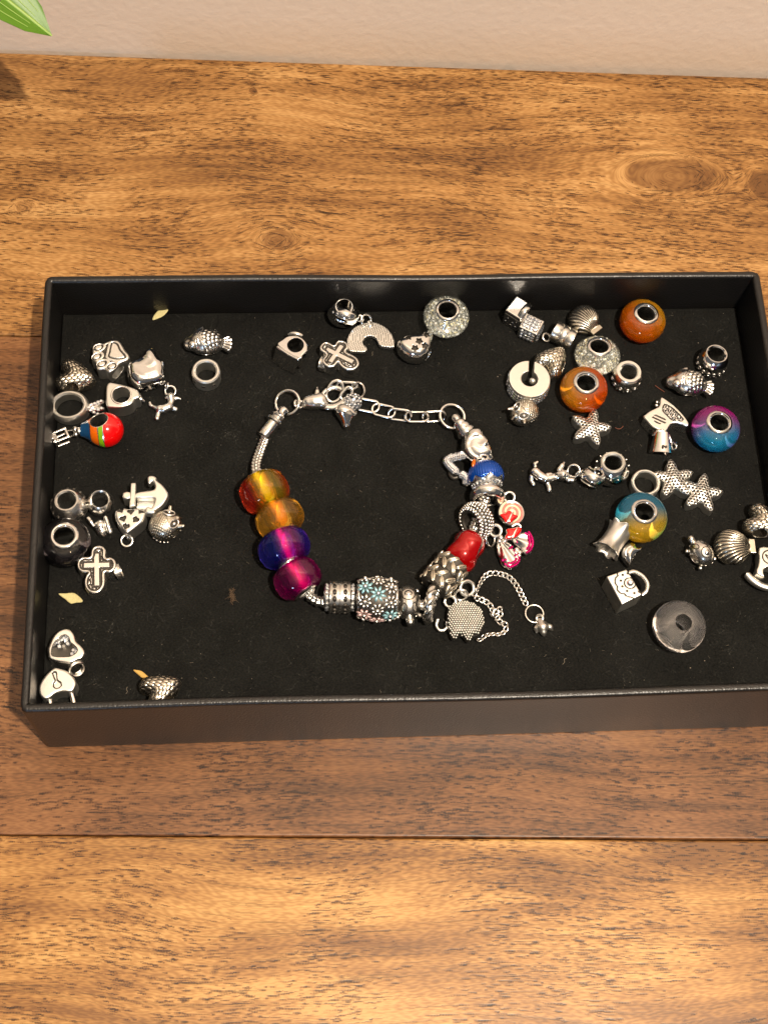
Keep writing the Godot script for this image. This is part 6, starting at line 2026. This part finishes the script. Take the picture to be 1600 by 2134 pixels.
	for o: Flat in [bow1, bow2]:
		var h := 5.2 if o == bow1 else 4.4
		var rr := net(func(p: Vector3) -> float: return puff(o.at(p.x, p.z), p.y - h, 0.9, 1.0), Vector3(o.lo.x + 0.6, h - 1.4, o.lo.y + 0.6), Vector3(o.lo.x + o.w * o.c - 0.6, h + 1.4, o.lo.y + o.h * o.c - 0.6), 0.14, func(p: Vector3) -> int: return 1 if o.at(p.x, p.z) > -0.22 or p.y < h or absf((p.x - o.lo.x - o.w * o.c * 0.55) * 0.95 + (p.z - o.lo.y - o.h * o.c * 0.45) * 0.5) < 0.16 else 0, 2)
		var bow := part("bow", rr[0], m.red_enamel, lo)
		part("bow_rim", rr[1], m.silver, bow)
	# plain spacer
	var b13 := strung("smooth_spacer_bead", "smooth polished silver spacer ring between the blue shell bead and the studded ring", "silver bead", Vector3(20, 25.9, 2.36), Vector3(-0.05, 0.2, 1))
	part("ring", lathe(poly([2.2, -1.9, 3.6, -1.9, 4.2, -1.7, 4.9, -0.8, 5.05, 0, 4.9, 0.8, 4.2, 1.7, 3.6, 1.9, 2.2, 1.9]), 44), m.polished_silver, b13)
	# blue scallops
	var b14 := strung("blue_scallop_bead", "round bead with blue enamel scallops above a band of crystals", "charm", Vector3(20, 26.1, -3.81), Vector3(0.06, -0.05, 1))
	var blue := func(p: Vector3) -> float:
		var a := atan2(p.z, p.x)
		return p.y - 0.9 - 1.2 * absf(cos(a * 3.5 + 1.2))
	var f14 := func(p: Vector3) -> float:
		var d := egg(p, Vector3(5.0, 4.6, 5.0))
		d -= 0.1 * clampf(blue.call(p) * -3.0, -1, 1) + 0.05 * cos(atan2(p.z, p.x) * 42.0) * (1.0 if blue.call(p) < 0.0 else 0.0)
		return maxf(maxf(d, absf(p.y) - 4.1), 2.1 - Vector2(p.x, p.z).length())
	var r14 := net(f14, Vector3(-5.4, -4.6, -5.4), Vector3(5.4, 4.6, 5.4), 0.17, func(p: Vector3) -> int: return 0 if blue.call(p) < -0.12 and p.y > -3.7 else 1, 2)
	put([["enamel", r14[0], m.blue_enamel], ["body", r14[1], m.silver]], b14)
	var c14 := []
	for row in 2:
		for j in 20:
			var a := TAU * j / 20 + row * 0.15
			var y := 2.9 + row * 0.9
			var rr := 5.0 * sqrt(1.0 - pow(y / 4.6, 2.0)) + 0.05
			if blue.call(Vector3(cos(a) * rr, y, sin(a) * rr)) > 0.1:
				c14.append([Vector3(cos(a) * rr, y, sin(a) * rr), Vector3(cos(a), 0.5, sin(a))])
	part("crystals", gems(c14, 0.62, 0.5, 6), m.crystal, b14)
	part("amber_drop", balls([Vector4(0, 0, 0, 1.0)], 0.5, 8, 10), m.amber_enamel, b14, Vector3(0, 0, 0) + b14.basis.inverse() * Vector3(-3.6, 2.4, -3.0), b14.basis.inverse() * aim(Vector3(-0.7, 0.6, -0.3)) * Basis.from_scale(Vector3(0.7, 1, 1.5)))
	# swirl heart on the chain
	swirl_heart(thing("swirl_heart_bead", "mirror polished lumpy silver bead with swirls threaded below the right end cap", "charm", Vector3(18.53, 20.9, -13.43), 0.0, "beads and charms strung on the bracelet"), poly([-3.76, -3.58, -2.56, -5.1, -0.85, -5.69, 0.66, -5.51, 1.55, -4.41, 1.99, -2.72, 2.75, -1.79, 3.77, -0.54, 4.32, 1.3, 4.34, 2.97, 3.7, 4.17, 2, 4.89, 0.05, 5.16, -1.57, 4.83, -3.28, 3.74, -4.29, 2.36, -4.44, 0.53, -4.16, -1.75]), 0.5, false)
	# the crystal hook
	var h := thing("crystal_star_dangle", "crooked crystal set dangle left of the swirl bead and the blue bead", "charm", Vector3(12.28, 20.9, -6.49), 0.0, "beads and charms strung on the bracelet")
	var arm := [Vector3(2.22, 4.5, -4.08), Vector3(0.88, 4, -3.89), Vector3(-0.84, 3.2, -3.85), Vector3(-2.46, 2.6, -3.56), Vector3(-2.63, 2.4, -2.74), Vector3(-1.62, 2.4, -1.21), Vector3(-0.57, 2.2, -0.07), Vector3(-0.6, 2, 0.74)]
	var arm2 := [Vector3(0.78, 2, 0.77), Vector3(2.08, 2.2, 1.64), Vector3(2.57, 2, 2.92), Vector3(2.53, 1.6, 4.09)]
	part("setting", tube(curve(arm, 5), 1.05, false, 10), m.black_silver, h)
	part("setting", tube(curve(arm2, 5), 0.9, false, 10), m.black_silver, h)
	part("dark_arm", tube(curve([Vector3(-1.5, 1.4, -1.67), Vector3(-1.86, 1.2, 0.05), Vector3(-0.97, 1.2, 1.27), Vector3(0.84, 1.4, 0.8)], 4), 0.7), m.black_silver, h)  # a thinner, lower arm of blackened silver without crystals
	var hs := []
	for path in [curve(arm, 6), curve(arm2, 6)]:
		for i in range(2, path.size() - 1, 2):
			for s in [-0.8, 0.0, 0.8]:
				var d: Vector3 = (path[i + 1] - path[i - 1]).normalized().cross(Vector3.UP)
				var nrm: Vector3 = (Vector3.UP + d * s).normalized()
				hs.append([path[i] + nrm * 1.1, nrm])
	part("crystals", gems(hs, 0.72, 0.6, 6), m.crystal, h)


# ---------- flakes, fluff and lint on the felt ----------
func flake(label: String, at: Vector3, outline: PackedVector2Array, q: Material, tilt: Vector3) -> void:
	var o := flat(outline, 2, 0.2)
	var t := thing("dry_flake", label, "dry flake", at, 0.0, "dry flakes on the felt")
	part("flake", net(func(p: Vector3) -> float: return puff(o.at(p.x, p.z), p.y - 0.55 - 0.05 * p.x * p.x, 0.3, 0.5), Vector3(o.lo.x + 0.5, -0.3, o.lo.y + 0.5), Vector3(o.lo.x + o.w * o.c, 2.4, o.lo.y + o.h * o.c), 0.16)[0], q, t, Vector3.ZERO, Basis.from_euler(tilt))


func small_things() -> void:
	flake("pale cream dry flake near the back tray wall above the left fish", Vector3(-72.71, 20.9, -61.23), poly([-2.51, 1.96, -1.98, 0.47, -0.45, -1.33, 1.39, -1.81, 2.52, -2.13, 2.26, -0.64, 0.87, 0.84, -0.82, 1.65, -2.08, 2.13]), m.dry_flake, Vector3(0.1, 0, 0.15))
	flake("yellowish diamond shaped dry flake below the left cross", Vector3(-95.37, 20.9, 28.46), poly([-3.53, -1.06, -1.61, -1.29, 0.45, -1.52, 1.91, -0.65, 3.26, 0.91, 2.9, 1.46, 1.35, 1.42, -0.06, 1.66, -1.53, 0.38]), m.dry_flake, Vector3(0, 0, -0.05))
	flake("narrow tan dry flake partly under the feather heart at the front wall", Vector3(-76.06, 20.9, 50.42), poly([-2.06, -1.12, -1.17, -1.1, 0.23, -0.79, 1.53, 0.31, 2.44, 1.4, 0.92, 1.49, -0.63, 0.25]), m.yellow_flake, Vector3(0, 0, 0.05))
	var rng := RandomNumberGenerator.new()
	rng.seed = 4242
	var tuft := []
	for i in 60:
		var at: Vector3 = [Vector3(-51.73, 21.2, 28.97)][0] + Vector3(rng.randfn(0, 0.35), rng.randf_range(0, 0.6), rng.randfn(0, 1.1))
		var d := Vector3(rng.randfn(0, 0.6), rng.randf_range(-0.2, 0.5), rng.randfn(0, 1.0)).normalized() * rng.randf_range(0.3, 1.0)
		tuft.append([tube(PackedVector3Array([at - d, at + Vector3(0, 0.2, 0), at + d.rotated(Vector3.UP, 0.5)]), 0.035, false, 4), Transform3D.IDENTITY])
	var tt := thing("lint_tuft", "small tan tuft of fluff on the felt left of the magenta bead", "fluff")
	stuff(part("fibres", join(tuft), m.tan_fluff, tt))
	for q in [["curled brown hair at the right arm of the lone starfish", [Vector3(59.85, 21.4, -20.88), Vector3(60.8, 21.4, -20.39), Vector3(61.66, 21.5, -20.64), Vector3(62.27, 21.6, -21.21)], 0.09], ["short straight brown hair left of the right fish", [Vector3(73.37, 21.3, -34.75), Vector3(74.41, 21.3, -33.77), Vector3(75.96, 21.4, -32.4)], 0.1]]:
		var t := thing("stray_hair", q[0], "hair", Vector3.ZERO, 0.0, "stray hairs on the felt")
		part("hair", tube(curve(q[1], 5), q[2], false, 5), m.brown_hair, t)
	# lint: far too many specks to count
	var hair := tube(curve([Vector3(-1, 0, 0), Vector3(-0.3, 0.1, 0.25), Vector3(0.4, 0.1, -0.1), Vector3(1, 0, 0.3)], 4), 0.045, false, 4)
	var speck := balls([Vector4(0, 0, 0, 0.16)], 0.6, 4, 5)
	for k in 2:
		var mm := MultiMesh.new()
		mm.transform_format = MultiMesh.TRANSFORM_3D
		mm.mesh = hair if k == 0 else speck
		mm.instance_count = 190 if k == 0 else 380
		for i in mm.instance_count:
			var p := Vector3(rng.randf_range(-100, 100), FELT + 0.06, rng.randf_range(-60, 60)) * U
			var s := rng.randf_range(0.15, 0.5) if k == 0 else rng.randf_range(0.2, 0.65)
			if rng.randf() < 0.05:
				s *= 2.2
			mm.set_instance_transform(i, Transform3D(Basis(Vector3.UP, rng.randf() * TAU).scaled(Vector3(s, s * 0.7, s)), p))
		var o := MultiMeshInstance3D.new()
		o.name = "lint_fibres" if k == 0 else "lint_specks"
		o.multimesh = mm
		o.material_override = m.lint
		add_child(o)
		tag(o, "fine pale lint fibres scattered over the black felt" if k == 0 else "tiny pale dust specks scattered over the black felt", "lint", "", "stuff")
